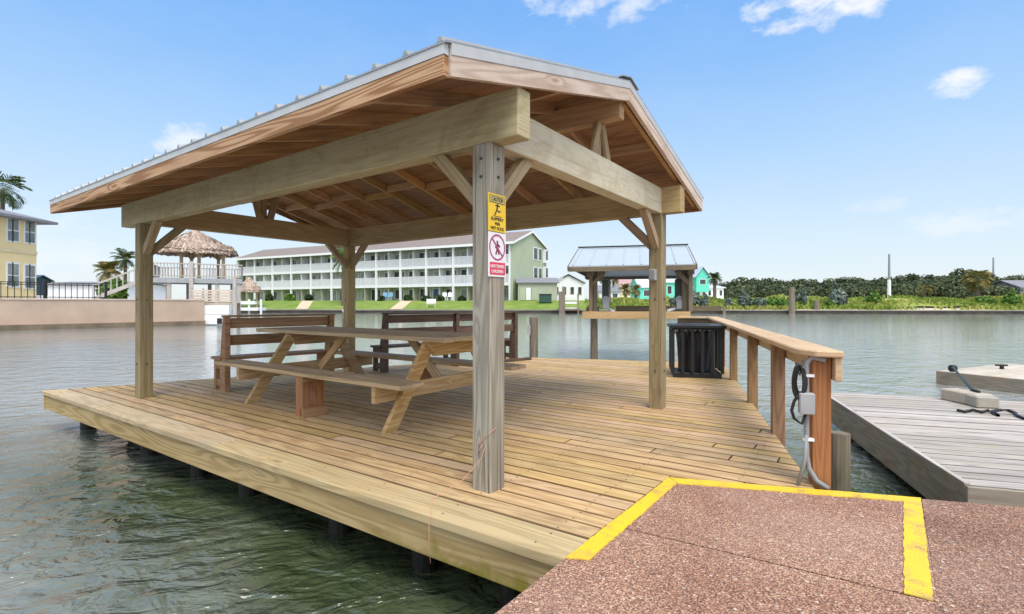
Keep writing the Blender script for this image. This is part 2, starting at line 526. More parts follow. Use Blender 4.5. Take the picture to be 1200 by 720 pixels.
M['beige2'] = plain('taupe_block', (0.37, 0.34, 0.28), 0.7, 0, 0.10, 14, bumpamt=.2)
M['pink'] = plain('pink_cord', (0.72, 0.34, 0.24), 0.7)
M['bolt'] = plain('bolt_steel', (0.12, 0.12, 0.12), 0.45, 0.8)
M['signyellow'] = plain('sign_yellow', (0.85, 0.56, 0.03), 0.4, var=.06)
M['signwhite'] = plain('sign_white', (0.82, 0.78, 0.79), 0.4, var=.05)
M['signred'] = plain('sign_red', (0.68, 0.06, 0.115), 0.4, var=.06)
M['signpink'] = plain('sign_ring', (0.42, 0.08, 0.20), 0.45, var=.1)
M['signblack'] = plain('sign_black', (0.025, 0.022, 0.02), 0.45)
M['white'] = plain('white_paint', (0.80, 0.81, 0.82), 0.55, var=.06)
M['rail_white'] = plain('white_railing', (0.74, 0.74, 0.78), 0.55, var=.06)
M['sage'] = plain('sage_siding', (0.40, 0.425, 0.33), 0.7, var=.06, vscale=.6)
M['sagegable'] = plain('sage_gable', (0.40, 0.455, 0.315), 0.7, var=.06, vscale=.6)
M['glass'] = plain('window_glass', (0.045, 0.055, 0.06), 0.08, 0, .3, 1.5, spec=.6)
M['curtain'] = plain('curtained_glass', (0.30, 0.32, 0.31), 0.2, 0, .3, .8)
M['housepane'] = plain('house_pane', (0.20, 0.23, 0.23), 0.12, 0, .3, 1.5, spec=.6)
M['blueglass'] = plain('blue_door', (0.05, 0.10, 0.28), 0.2)
M['shingle'] = plain('shingle_roof', (0.25, 0.20, 0.175), 0.85, var=.14, vscale=1.2)
M['greyroof'] = plain('grey_roof', (0.24, 0.24, 0.26), 0.8, var=.15, vscale=2)
M['ltroof'] = plain('pale_metal_roof', (0.66, 0.70, 0.73), 0.4, .2, var=.05)
M['pinkroof'] = plain('pink_tile_roof', (0.48, 0.30, 0.29), 0.8)
M['teal'] = plain('turquoise_siding', (0.12, 0.62, 0.47), 0.6, var=.08)
M['yellowwall'] = plain('yellow_stucco', (0.84, 0.67, 0.36), 0.8, var=.06, vscale=.8)
M['dkgreen'] = plain('dark_green_plastic', (0.03, 0.09, 0.065), 0.5)
M['navy'] = plain('blue_grey_wall', (0.05, 0.09, 0.14), 0.7)
M['iron'] = plain('black_iron', (0.02, 0.02, 0.022), 0.5)
M['trunk'] = plain('palm_trunk', (0.20, 0.16, 0.115), 0.9, var=.3, vscale=6, bumpamt=.6, bscale=12)
M['pinkwall'] = plain('pink_stucco', (0.50, 0.375, 0.285), 0.85, var=.16, vscale=.45, bumpamt=.2, bscale=8)
M['wallfoot'] = plain('wet_wall_foot', (0.21, 0.16, 0.11), 0.7, var=.35, vscale=1.2)
M['bulkhead'] = wood('grey_bulkhead_wood', (0.36, 0.34, 0.30), (0.20, 0.18, 0.155), vary=.2)
M['sand'] = plain('path_sand', (0.62, 0.50, 0.33), 0.95, var=.15, vscale=1)
M['thatch'] = None
M['leaf_palm'] = leafmat('palm_leaf', (0.035, 0.06, 0.022), (0.075, 0.12, 0.035), (0.16, 0.17, 0.06))
M['leaf_yellow'] = leafmat('yellow_palm_leaf', (0.10, 0.12, 0.03), (0.24, 0.21, 0.06), (0.38, 0.25, 0.08))
M['leaf_green'] = leafmat('bright_bush_leaf', (0.06, 0.13, 0.02), (0.12, 0.24, 0.035), (0.22, 0.34, 0.07))
M['leaf_blue'] = leafmat('silver_bush_leaf', (0.07, 0.11, 0.08), (0.15, 0.20, 0.16), (0.30, 0.34, 0.29))
M['leaf_oak'] = leafmat('oak_leaf', (0.028, 0.045, 0.018), (0.075, 0.10, 0.042), (0.16, 0.175, 0.085))
M['leaf_grass'] = leafmat('dune_grass', (0.15, 0.22, 0.03), (0.29, 0.36, 0.065), (0.46, 0.42, 0.14))
M['leaf_dark'] = leafmat('dark_hedge_leaf', (0.015, 0.03, 0.012), (0.04, 0.08, 0.02), (0.08, 0.13, 0.04))


def mat_thatch():
    m, nt, b = newmat('thatch'); g = NG(nt)
    rnd = g.attr('rnd')
    nt.links.new(g.ramp(rnd, [(0, (0.24, 0.17, 0.13)), (0.55, (0.42, 0.32, 0.25)), (1, (0.58, 0.48, 0.40))]), b.inputs['Base Color'])
    b.inputs['Roughness'].default_value = 0.95
    return m


M['thatch'] = mat_thatch()


def mat_aggregate(name, tint, dark):
    m, nt, b = newmat(name); g = NG(nt)
    pos = g.pos()
    wp = g.n('ShaderNodeVectorMath'); wp.operation = 'ADD'
    g.put(wp.inputs[0], pos)
    cn = g.noise(pos, 60, 2, .5, 0, 1)
    sc = g.n('ShaderNodeVectorMath'); sc.operation = 'SCALE'; g.put(sc.inputs[0], cn); sc.inputs['Scale'].default_value = 0.012
    g.put(wp.inputs[1], sc.outputs[0])
    cell = g.voro(wp.outputs[0], 135, 'Color')
    dist = g.voro(wp.outputs[0], 135, 'Distance')
    r, gg, bb = g.xyz(cell)
    peb = g.ramp(r, [(0.0, (0.19, 0.105, 0.08)), (0.25, (0.32, 0.19, 0.145)), (0.5, (0.42, 0.265, 0.205)), (0.72, (0.48, 0.325, 0.255)), (0.9, (0.62, 0.49, 0.41)), (1.0, (0.33, 0.155, 0.105))])
    mort = g.rng(dist, 0.42, 0.70, 0.0, 1.0)
    col = g.mix(mort, peb, (0.12, 0.075, 0.06))
    col = g.mix(1.0, col, tint, 'MULTIPLY')
    st = g.noise(pos, 1.6, 6, .65, .6)
    col = g.mix(g.math('MULTIPLY', g.rng(st, 0.42, 0.66, 0, 1), dark), col, (0.55, 0.42, 0.40), 'MULTIPLY')
    st2 = g.noise(pos, 0.9, 5, .6, .3)
    col = g.mix(g.math('MULTIPLY', g.rng(st2, 0.45, 0.7, 0, 1), 0.30), col, (0.46, 0.33, 0.29))
    # scattered bigger stones and dark grit, old spill marks
    c2 = g.voro(pos, 42, 'Color'); d2 = g.voro(pos, 42, 'Distance'); q1, q2, q3 = g.xyz(c2)
    sel = g.math('MULTIPLY', g.math('GREATER_THAN', q1, 0.72), g.rng(d2, 0.26, 0.34, 1, 0))
    col = g.mix(g.math('MULTIPLY', sel, .8), col, g.ramp(q2, [(0, (.16, .09, .07)), (.5, (.46, .30, .24)), (1, (.68, .58, .50))]))
    sp = g.noise(pos, 2.3, 5, .7, 1.0)
    col = g.mix(g.math('MULTIPLY', g.rng(sp, .62, .70, 0, 1), .4), col, (.15, .085, .07))
    nt.links.new(col, b.inputs['Base Color'])
    b.inputs['Roughness'].default_value = 0.8
    nt.links.new(g.bump(g.math('MULTIPLY', dist, -1.0), 0.7, 0.006), b.inputs['Normal'])
    return m


M['aggregate'] = mat_aggregate('pebble_aggregate', (1.20, 1.03, 0.84), 0.42)
M['aggregate2'] = mat_aggregate('dark_pebble_aggregate', (0.98, 0.83, 0.67), 0.55)


def mat_yellow():
    m, nt, b = newmat('yellow_line_paint'); g = NG(nt)
    pos = g.pos()
    cell = g.voro(pos, 90, 'Distance')
    st = g.noise(pos, 7, 6, .7, .3)
    col = g.mix(g.rng(g.noise(pos, 2.5, 4), .3, .7, 0, 1), (0.84, 0.55, 0.012), (0.72, 0.48, 0.03))
    wear = g.math('MULTIPLY', g.rng(st, 0.50, 0.70, 0, 1), g.rng(cell, 0.15, 0.5, 0.15, 1))
    col = g.mix(wear, col, (0.34, 0.22, 0.10))
    nt.links.new(col, b.inputs['Base Color'])
    b.inputs['Roughness'].default_value = 0.6
    nt.links.new(g.bump(g.math('MULTIPLY', cell, -1), 0.45, 0.005), b.inputs['Normal'])
    return m


M['yellow'] = mat_yellow()


def mat_fasciaboard():
    """dock edge board: wood with yellow-green algae where the splash reaches it"""
    m = wood('dock_edge_board', (0.54, 0.395, 0.21), (0.32, 0.21, 0.095), vary=0.2, knots=1.2, grain=1.2)
    nt = m.node_tree; g = NG(nt)
    b = [n for n in nt.nodes if n.type == 'BSDF_PRINCIPLED'][0]
    src = b.inputs['Base Color'].links[0].from_socket
    pos = g.pos(); x, y, z = g.xyz(pos)
    n = g.noise(pos, 6, 5, .65, .5)
    low = g.math('ADD', g.rng(z, -0.24, -0.05, 1.0, -0.15), g.math('MULTIPLY', g.math('SUBTRACT', n, 0.5), 2.2))
    mk = g.math('MULTIPLY', g.rng(low, 0.35, 0.9, 0, 1), g.rng(x, -0.95, -0.25, 0.0, 0.92))
    col = g.mix(mk, src, (0.20, 0.17, 0.02))
    nt.links.new(col, b.inputs['Base Color'])
    return m


M['edgeboard'] = mat_fasciaboard()


def mat_water():
    m, nt, b = newmat('canal_water'); g = NG(nt)
    pos = g.pos()
    x, y, z = g.xyz(pos)
    # wind ripples: stretched roughly across the view, several sizes
    a = R(18)
    p = g.math('ADD', g.math('MULTIPLY', x, math.cos(a)), g.math('MULTIPLY', y, math.sin(a)))
    q = g.math('SUBTRACT', g.math('MULTIPLY', y, math.cos(a)), g.math('MULTIPLY', x, math.sin(a)))
    v1 = g.comb(g.math('MULTIPLY', p, 0.70), q, 0.0)
    n1 = g.noise(v1, 1.5, 2, 0.5, 0.7)
    n2 = g.noise(v1, 4.6, 3, 0.55, 0.7)
    n3 = g.noise(v1, 11.0, 3, 0.5, 1.2)
    h = g.math('ADD', g.math('MULTIPLY', n1, 0.10), g.math('MULTIPLY', n2, 0.062))
    h = g.math('ADD', h, g.math('MULTIPLY', n3, 0.010))
    h = g.math('MULTIPLY', h, g.rng(y, 3.0, 24.0, 1.9, 0.20))     # the open canal lies calmer than the chop by the dock
    nt.links.new(g.bump(h, 1.0, 1.0), b.inputs['Normal'])
    # base colour carries painted reflections: dark dock nearby, pale sky in the open channel
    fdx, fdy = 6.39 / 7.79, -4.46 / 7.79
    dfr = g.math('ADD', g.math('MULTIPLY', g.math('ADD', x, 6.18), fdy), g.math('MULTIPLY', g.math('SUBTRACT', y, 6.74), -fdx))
    sky_tint = g.math('MAXIMUM', g.rng(dfr, 0.2, 2.6, 0, 1), g.rng(y, 4.2, 9.0, 0, 1))
    sky_tint = g.math('ADD', sky_tint, g.math('MULTIPLY', g.math('SUBTRACT', g.noise(pos, 0.9, 4), .5), .7), None, True)
    clear = g.mix(g.rng(g.noise(pos, 0.7, 3), .3, .7, 0, 1), (0.042, 0.060, 0.026), (0.064, 0.080, 0.042))  # dark tone painted for the dock's reflection
    col = g.mix(sky_tint, clear, (0.31, 0.325, 0.305))
    nt.links.new(col, b.inputs['Base Color'])
    b.inputs['Roughness'].default_value = 0.035
    b.inputs['IOR'].default_value = 1.6
    b.inputs['Specular IOR Level'].default_value = 0.5
    return m


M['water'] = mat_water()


def mat_ground():
    m, nt, b = newmat('far_shore_ground'); g = NG(nt)
    pos = g.pos(); x, y, z = g.xyz(pos)
    n = g.noise(pos, 0.35, 6, .65); nf = g.noise(pos, 2.2, 5, .7)
    lawn = g.mix(g.rng(g.math('ADD', g.math('MULTIPLY', n, .6), g.math('MULTIPLY', nf, .4)), .38, .62, 0, 1), (0.115, 0.20, 0.03), (0.23, 0.28, 0.07))
    wild = g.mix(g.rng(n, .35, .65, 0, 1), (0.25, 0.31, 0.06), (0.36, 0.33, 0.12))
    sand = g.mix(nf, (0.66, 0.56, 0.43), (0.52, 0.42, 0.30))
    edge = g.math('ADD', g.rng(z, 0.05, 0.75, 1.0, 0.0), g.math('MULTIPLY', g.math('SUBTRACT', n, 0.5), 2.4))
    wild = g.mix(g.rng(edge, 0.45, 0.6, 0, 1), wild, sand)
    top = g.math('ADD', g.rng(y, 101, 106, 0.0, 1.0), g.math('MULTIPLY', g.math('SUBTRACT', n, 0.5), 1.2))
    wild = g.mix(g.math('MULTIPLY', g.rng(top, .5, .7, 0, 1), .8), wild, (0.78, 0.74, 0.68))
    side = g.rng(g.math('ADD', x, g.math('MULTIPLY', g.math('SUBTRACT', n, .5), 10)), 20, 25, 0, 1)
    nt.links.new(g.mix(side, lawn, wild), b.inputs['Base Color'])
    b.inputs['Roughness'].default_value = 0.95
    b.inputs['Specular IOR Level'].default_value = 0.1
    return m


M['ground'] = mat_ground()

# ------------------------------------------------------------------ setting: water, ground, walkway
WZ = -0.50
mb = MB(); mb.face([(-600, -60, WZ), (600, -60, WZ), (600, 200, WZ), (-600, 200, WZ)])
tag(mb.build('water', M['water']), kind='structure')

SHL, SHR = V(-49.5, 90.5, 0), V(130, 74.6, 0)      # far shore line
sdir = (SHR - SHL).normalized(); snor = V(-sdir.y, sdir.x, 0)


def shore(s, d): return SHL + sdir * s + snor * d


def ground_z(s, d):
    d = max(d, 0.0)
    t = min(1.0, d / 13.0)
    zz = 0.12 + 1.65 * (t * t * (3 - 2 * t))
    if s > 72: zz += 0.3 * math.sin(s * .33) * t + 0.16 * math.sin(s * .9 + 1) * t
    return zz


def far_ground():
    ss = [-1400, -300, -60] + list(np.linspace(-20, 200, 90)) + [260, 600, 1600]
    dd = [0, .4, 1, 2, 3, 4.5, 6, 8, 10, 12, 14, 17, 22, 30, 60, 150, 500, 1800]
    mb = MB(); n = len(dd)
    for s in ss:
        for d in dd:
            p = shore(s, d); mb.v.append((p.x, p.y, ground_z(s, d)))
    for a in range(len(ss) - 1):
        for c in range(n - 1):
            mb.f.append([a * n + c, (a + 1) * n + c, (a + 1) * n + c + 1, a * n + c + 1])
            mb.uv.append([(0, 0)] * 4); mb.r.append(0); mb.mi.append(0)
    tag(mb.build('ground', M['ground'], smooth=True), kind='structure')


far_ground()

# concrete walkway (exposed aggregate) with its painted yellow edge
K = G(784, 560, .012); KL = G(579, 720, .012); KR = G(1079, 584.3, .012)
ed = (K - KL).normalized(); er = (KR - K).normalized()
cx0 = KL - ed * 3.2; cfar = K + er * 9.0


def xy(p): return (p.x, p.y)


# joint that splits the slab and the second slab to the right
J0, J1 = G(719.5, 616.5, .012), G(1060.6, 696.6, .012)
R0, R1 = G(1081, 585, .012), G(1102, 720, .012)
rdv = (R1 - R0).normalized()
J0e = KL + ed * ((J0 - KL).dot(ed))
jd = (J1 - J0e).normalized()
# intersection of joint with right line
t_ = ((R0.x - J0e.x) * rdv.y - (R0.y - J0e.y) * rdv.x) / (jd.x * rdv.y - jd.y * rdv.x)
JR = J0e + jd * t_
g_ = 0.0065
mb = MB()
R0k = K + er * ((R0 - K).dot(er))
back = R0k + rdv * 5.5
# slab between the joint and the dock
pa = [K, J0e + ed * g_, JR + ed * g_ - er * .003, R0k - er * .003]
mb.prism([xy(p) for p in pa], -1.6, 0.012)
# slab nearest the camera
pb = [J0e - ed * g_, cx0, back - er * .003, JR - ed * g_ - er * .003]
mb.prism([xy(p) for p in pb], -1.6, 0.012)
walk = tag(mb.build('walkway', M['aggregate']), kind='structure')
mb = MB()
pc = [R0k + er * .001, back + er * .001, cfar - V(0, 7, 0), cfar]
mb.prism([xy(p) for p in pc], -1.6, 0.010)
tag(mb.build('pavement', M['aggregate2']), kind='structure')
# dirt in the joints
mb = MB()
mb.prism([xy(p) for p in (K, cx0, back + er * .3, R0k + er * .05)], -1.7, -0.008)
tag(mb.build('walkway_base', plain('joint_dirt', (0.05, 0.04, 0.035), .95)), kind='structure')


def sheet(pts, z, name, mat, parent=None):
    mb = MB(); mb.prism([xy(p) for p in pts], z - .003, z)
    return mb.build(name, mat, parent)


ysz = 0.0165
Y0 = G(666, 655.5, .012); Y0 = KL + ed * ((Y0 - KL).dot(ed))
Yi0 = G(690, 657, .012); Yi1 = G(793, 567, .012)
Yr1 = G(1058, 588, .012); Yb0 = G(1059.6, 696, .012); Yb1 = G(1098, 706, .012)
e_ = .004


def rough(pts):
    """edge that wanders a few millimetres, as brushed paint does on pebbles"""
    out = []
    pts = [Vector(p) for p in pts]
    for k in range(len(pts)):
        a, b = pts[k], pts[(k + 1) % len(pts)]
        d = b - a; n_ = V(-d.y, d.x, 0).normalized(); ns = max(1, int(d.length / .03))
        out.append((a.x, a.y))
        for q in range(1, ns):
            p = a + d * (q / ns) + n_ * random.uniform(-.0032, .0032)
            out.append((p.x, p.y))
    return out


mb = MB()
mb.prism(rough((Y0, Yi0, Yi1, K - ed * e_)), .012, ysz)
mb.prism(rough((K + er * .006 - ed * .004, Yi1 + er * .006, Yr1, KR)), .012, ysz)
mb.prism(rough((KR + er * .001, Yr1 + er * .002, Yb0, Yb1 - er * .012)), .012, ysz)
tag(mb.build('painted_line', M['yellow']), kind='structure')

# ------------------------------------------------------------------ the wooden dock
A_ = G(52, 458); FJ = -0.40
fdir = -E1
# front edge passes through A_, towards the walkway
front_end = V(0.225, 2.272, 0)
front_end = KL + ed * ((G(662, 656) - KL).dot(ed)) - V(ed.y, -ed.x, 0) * .004
E_ = V(0.0, 11.0, 0); D_ = G(848, 426.5)
RD = (D_ - V(1.93, 3.18, 0)).normalized()
Cc = K + er * 0.86
Kd = K + V(-er.y, er.x, 0) * .012
DECKT = 0.035


def clip(poly, p, n):
    """keep the side where (x-p).n >= 0"""
    out = []
    for k in range(len(poly)):
        a, b = poly[k], poly[(k + 1) % len(poly)]
        da, db = (a - p).dot(n), (b - p).dot(n)
        if da >= 0: out.append(a)
        if (da >= 0) != (db >= 0): out.append(a + (b - a) * (da / (da - db)))
    return out


def board(mb, poly, z0, z1, uax, rnd, ch, side=1, topm=0):
    """plank with eased (chamfered) upper arrises; sides use material 1"""
    n = len(poly)
    ou, ov = random.random() * 40, random.random() * 40
    vax = V(-uax.y, uax.x, 0)
    f = lambda p: (p.dot(uax) + ou, p.dot(vax) + ov)
    c = sum(poly, V(0, 0, 0)) / n
    top = []
    for k in range(n):
        a, b, d = poly[k - 1], poly[k], poly[(k + 1) % n]
        e1_, e2_ = (b - a).normalized(), (d - b).normalized()
        n1, n2 = V(-e1_.y, e1_.x, 0), V(-e2_.y, e2_.x, 0)
        m_ = n1 + n2
        if m_.length < 1e-4: m_ = n1
        m_ = m_.normalized(); cs = max(.35, m_.dot(n1))
        top.append(b + m_ * (ch / cs))
    mb.face([p + EZ * z1 for p in top], [f(p) for p in top], rnd, topm)
    for k in range(n):
        k2 = (k + 1) % n
        a, b = poly[k], poly[k2]
        mb.face([a + EZ * (z1 - ch), b + EZ * (z1 - ch), top[k2] + EZ * z1, top[k] + EZ * z1], [f(a), f(b), f(top[k2]), f(top[k])], rnd, side)
        mb.face([a + EZ * z0, b + EZ * z0, b + EZ * (z1 - ch), a + EZ * (z1 - ch)], [f(a), f(b), (f(b)[0], f(b)[1] + .04), (f(a)[0], f(a)[1] + .04)], rnd, side)
    mb.face([p + EZ * z0 for p in reversed(poly)], [f(p) for p in reversed(poly)], rnd, 1)


def left_normal(a, b):
    d = (b - a).normalized(); return V(-d.y, d.x, 0)


fline = (A_, front_end)
fd = (front_end - A_).normalized(); fn = V(-fd.y, fd.x, 0)     # boards run along the front edge
dock = thing('wooden_dock', 'broad wooden fishing dock of tan planks over the canal, carrying the gazebo', 'dock', (0, 6, 0))
mb = MB()
pitch, bw = 0.1425, 0.1315
CAPW = 0.215
hull_edges = [(A_, front_end), (Cc, D_), (D_, E_), (E_, A_)]
kedge = (front_end, Kd)
edn = left_normal(front_end, Kd)         # dock is to the left of the walkway edge
ern = left_normal(K, KR) if left_normal(K, KR).y > 0 else -left_normal(K, KR)
nrow = 0
for r_ in range(0, 80):
    j0 = 0.0 if r_ == 0 else CAPW + 0.010 + (r_ - 1) * pitch
    wid = CAPW if r_ == 0 else bw + random.uniform(-.0035, .0025)
    c0 = A_ + fn * j0
    start = -3.0; end = 14.0
    cuts = [start]
    cpos = start + random.uniform(1.2, 4.2)
    while cpos < end:
        cuts.append(cpos); cpos += random.choice([3.6, 4.3, 4.9])
    cuts.append(end)
    for a, b in zip(cuts[:-1], cuts[1:]):
        rnd = random.random()
        gap = 0.0025
        rect = [c0 + fd * (a + gap), c0 + fd * (b - gap), c0 + fd * (b - gap) + fn * wid, c0 + fd * (a + gap) + fn * wid]
        if r_ == 0: rect[0] = rect[0] - fn * 0.02; rect[1] = rect[1] - fn * 0.02
        for (p0, p1) in hull_edges[1:]:
            rect = clip(rect, p0, left_normal(p0, p1)) if len(rect) >= 3 else []
        if len(rect) < 3: continue
        kf = (Kd - A_).dot(fn)
        if j0 + wid <= kf: pieces = [clip(rect, front_end, edn)]
        elif j0 >= kf: pieces = [clip(rect, Kd, ern)]
        else:
            pieces = [clip(rect, front_end, edn)]
            rest = clip(rect, front_end, -edn)
            if len(rest) >= 3: pieces.append(clip(rest, Kd, ern))
        for pc_ in pieces:
            if len(pc_) >= 3:
                ar = 0.5 * abs(sum((pc_[k] - pc_[0]).cross(pc_[(k + 1) % len(pc_)] - pc_[0]).z for k in range(len(pc_))))
                if ar < 1e-4: continue
                dz = random.uniform(-.0015, .0015)
                t = DECKT + (0.012 if r_ == 0 else 0)
                board(mb, pc_, -t + dz, dz, fd, rnd, .0045, 2 if r_ == 0 else 1, 2 if r_ == 0 else 0)
mb.build('deck_boards', [M['deck'], M['deckedge'], M['capboard']], dock)
# screw heads: two per plank over every joist
mb = MB(); ns_ = 0
for r_ in range(0, 46):
    j0 = 0.0 if r_ == 0 else CAPW + 0.010 + (r_ - 1) * pitch
    wid = CAPW if r_ == 0 else bw
    for k in range(0, 22):
        for jj in (j0 + wid * .2, j0 + wid * .8):
            p = A_ + fd * (.32 + .61 * k + random.uniform(-.012, .012)) + fn * (jj + random.uniform(-.006, .006))
            if p.y > 7.5: continue
            if any((p - a_).dot(left_normal(a_, b_)) < .02 for a_, b_ in hull_edges): continue
            if (p - front_end).dot(edn) < .02 and (p - Kd).dot(ern) < .02: continue
            mb.face([p + V(math.cos(q * 1.047) * .0055, math.sin(q * 1.047) * .0055, .0022) for q in range(6)])
o = mb.build('screw_heads', plain('screw_head', (.07, .055, .04), .6), dock); o['kind'] = 'stuff'
# edge boards
mb = MB()
fz0, fz1 = -0.236, -0.054


def edge_board(mb, p, q, inset, z0, z1, th=.04):
    d = (q - p).normalized(); n = V(-d.y, d.x, 0)
    c0 = p + n * (inset + th / 2); c1 = q + n * (inset + th / 2)
    L_ = (q - p).length; ns = max(1, int(L_ / 4.5))
    for k in range(ns):
        a = c0 + (c1 - c0) * (k / ns); b = c0 + (c1 - c0) * ((k + 1) / ns)
        mb.bar(a + EZ * ((z0 + z1) / 2), b + EZ * ((z0 + z1) / 2), th, z1 - z0)


edge_board(mb, A_, front_end, 0.0, fz0, fz1)
mb.build('edge_board', M['edgeboard'], dock, bevel=.003)
for (p, q) in ((Cc, D_), (D_, E_), (E_, A_)):
    mb = MB(); edge_board(mb, p, q, 0.005, fz0, -.037); mb.build('edge_board', M['edgeboard'], dock)
# unseen dark boards added low under the deck to keep reflections there dark
for (p, q, ins) in ((D_, E_, .12), (E_, A_, .12), (A_ + fd * .6 + fn * 1.5, front_end - fd * .5 + fn * 1.1, 0)):
    d = (q - p).normalized(); n_ = V(-d.y, d.x, 0)
    if q is A_: q = q - d * .9
    mb = MB(); mb.bar(p + n_ * ins + EZ * -.28, q + n_ * ins + EZ * -.28, .05, .44); mb.build('blocker_board', M['darkpile'], dock)
# joists under the boards and the piles
mb = MB()
for k in range(1, 12):
    p = A_ + fd * (.65 * k) + fn * .05
    q = p + fn * 5.5
    poly = [p, q]
    mb.bar(p - EZ * .13, p + fn * (1.2 + k * .15) - EZ * .13, .05, .18)
mb.build('joists', M['pile'], dock)
for u, vv, rr in ((66, 480, .085), (134, 505, .085), (191, 530, .075), (246, 553, .085), (352, 590, .085), (452, 628, .085), (560, 668, .08)):
    t = ((u - 52) / (666 - 52))
    # solve along the front line for the photo column
    s_ = ((u - UC) / F * A_.y - A_.x) / (fd.x - (u - UC) / F * fd.y)
    p = A_ + fd * s_ + fn * (.24 + rr)
    mb = MB(); mb.cyl(p + EZ * -1.6, p + EZ * -.24, rr * 1.05, rr, 14)
    o = mb.build('pile', M['darkpile'], dock, smooth=False)
for s_ in (1.2, 3.4, 5.6, 7.0):
    for dd_ in (1.4, 2.9):
        p = A_ + fd * s_ + fn * dd_
        mb = MB(); mb.cyl(p + EZ * -1.6, p + EZ * -.05, .09, .085, 12); mb.build('pile', M['darkpile'], dock)
for t in (.2, .45, .7, .93):
    p = Cc + (D_ - Cc) * t + left_normal(Cc, D_) * .2
    mb = MB(); mb.cyl(p + EZ * -1.6, p + EZ * -.05, .09, .085, 12); mb.build('pile', M['darkpile'], dock)

# ------------------------------------------------------------------ gazebo
L1, L2, PW = 5.50, 3.14, 0.144
zb, zt = 2.121, 2.406
oR, oL = .20, .456
RDV, RR, RS = .614, .21, .715         # eave overhang, right and left rake overhang
ze, zr, t1, t2 = 2.399, 2.985, .058, .100
gz = thing('gazebo', 'open timber gazebo with a low metal gable roof on four posts', 'gazebo', W(L1 / 2, L2 / 2, 0))


def wbox(mb, i0, i1, j0, j1, z0, z1, rnd=None, mi=0):
    mb.box(W((i0 + i1) / 2, (j0 + j1) / 2, (z0 + z1) / 2), E1 * ((i1 - i0) / 2), E2 * ((j1 - j0) / 2), EZ * ((z1 - z0) / 2), rnd, mi)


for (i0, j0, mt, lab) in ((0, 0, 'greypost', 'weathered grey post'), (0, L2 - PW, 'post', None), (L1 - PW, 0, 'post', None), (L1 - PW, L2 - PW, 'brownbeam', None)):
    mb = MB(); wbox(mb, i0, i0 + PW, j0, j0 + PW, 0.002, zb)
    o = mb.build('post', M[mt], gz, bevel=.006)
    if lab: o['label'] = lab
    # through bolts near the top and bottom
    mb = MB()
    for zz in (1.92, 2.03) if j0 == 0 and i0 == 0 else (.42, 1.2):
        c = W(i0 + PW / 2, j0 - .006, zz)
        mb.cyl(c + E2 * .01, c - E2 * .004, .009, .009, 8)
        c = W(i0 - .006, j0 + PW / 2, zz)
        mb.cyl(c + E1 * .01, c - E1 * .004, .009, .009, 8)
    mb.build('bolt', M['bolt'], o)
BWD = .13
mb = MB(); wbox(mb, -oR, L1 + oL, 0.0, BWD, zb + .001, zt); mb.build('front_beam', M['beam'], gz, bevel=.006)
mb = MB(); wbox(mb, -oR, L1 + oL, L2 - BWD, L2, zb + .001, zt); mb.build('back_beam', M['brownbeam'], gz, bevel=.005)
mb = MB(); wbox(mb, .004, .004 + BWD, BWD + .002, L2 - BWD - .002, zb + .001, zt - .012); mb.build('side_beam', M['pale_beam'], gz, bevel=.005)
mb = MB(); wbox(mb, L1 - BWD - .004, L1 - .004, BWD + .002, L2 - BWD - .002, zb + .001, zt - .012); mb.build('side_beam', M['brownbeam'], gz, bevel=.005)


def brace(p, q, mt='brace'):
    mb = MB(); d = (q - p).normalized()
    mb.bar(p - d * .03, q + d * .03, .075, .085, up=EZ)
    mb.build('knee_brace', M[mt], gz, bevel=.004)


bz = .33
for (ic, jc, si, sj) in ((PW / 2, PW / 2, 1, 1), (PW / 2, L2 - PW / 2, 1, -1), (L1 - PW / 2, PW / 2, -1, 1), (L1 - PW / 2, L2 - PW / 2, -1, -1)):
    brace(W(ic + si * PW / 2, jc, zb - bz), W(ic + si * (PW / 2 + bz), jc, zb))
    brace(W(ic, jc + sj * PW / 2, zb - bz), W(ic, jc + sj * (PW / 2 + bz), zb))

MID = L2 / 2
SL = (zr - ze) / (MID + RDV)


def rz(j): return ze + SL * (min(j, L2 - j) + RDV)     # top of the roof sheet


# ridge beam and its struts
RB0, RB1 = zr - .30, zr - .115
mb = MB(); wbox(mb, -RR + .05, L1 + RS - .06, MID - .045, MID + .045, RB0, RB1); mb.build('ridge_beam', M['rafter'], gz, bevel=.004)
for ii, up in ((.07, True), (L1 - .07, False)):
    mb = MB(); wbox(mb, ii - .02, ii + .02, MID - .045, MID + .045, zt - .014, RB0 - .001); mb.build('king_post', M['brace'], gz, bevel=.003)
    for sg in (-1, 1):
        if up: p, q = W(ii - .035, MID + sg * .15, zt - .03), W(ii - .035, MID + sg * .028, RB0)
        else: p, q = W(ii - .045, MID + sg * .02, zt - .22), W(ii - .045, MID + sg * .17, RB0 + .05)
        mb = MB(); mb.bar(p, q, .03, .07 if up else .10, up=E2); mb.build('gable_strut', M['brace'], gz, bevel=.003)

# roof: plywood deck with rafters, metal sheets, trim
I0, I1 = -RR, L1 + RS


def slope_pts(front, off):
    """eave and ridge points (j, z) of a plane lying `off` below the roof top"""
    if front: return (-RDV, ze - off), (MID, zr - off)
    return (L2 + RDV, ze - off), (MID, zr - off)


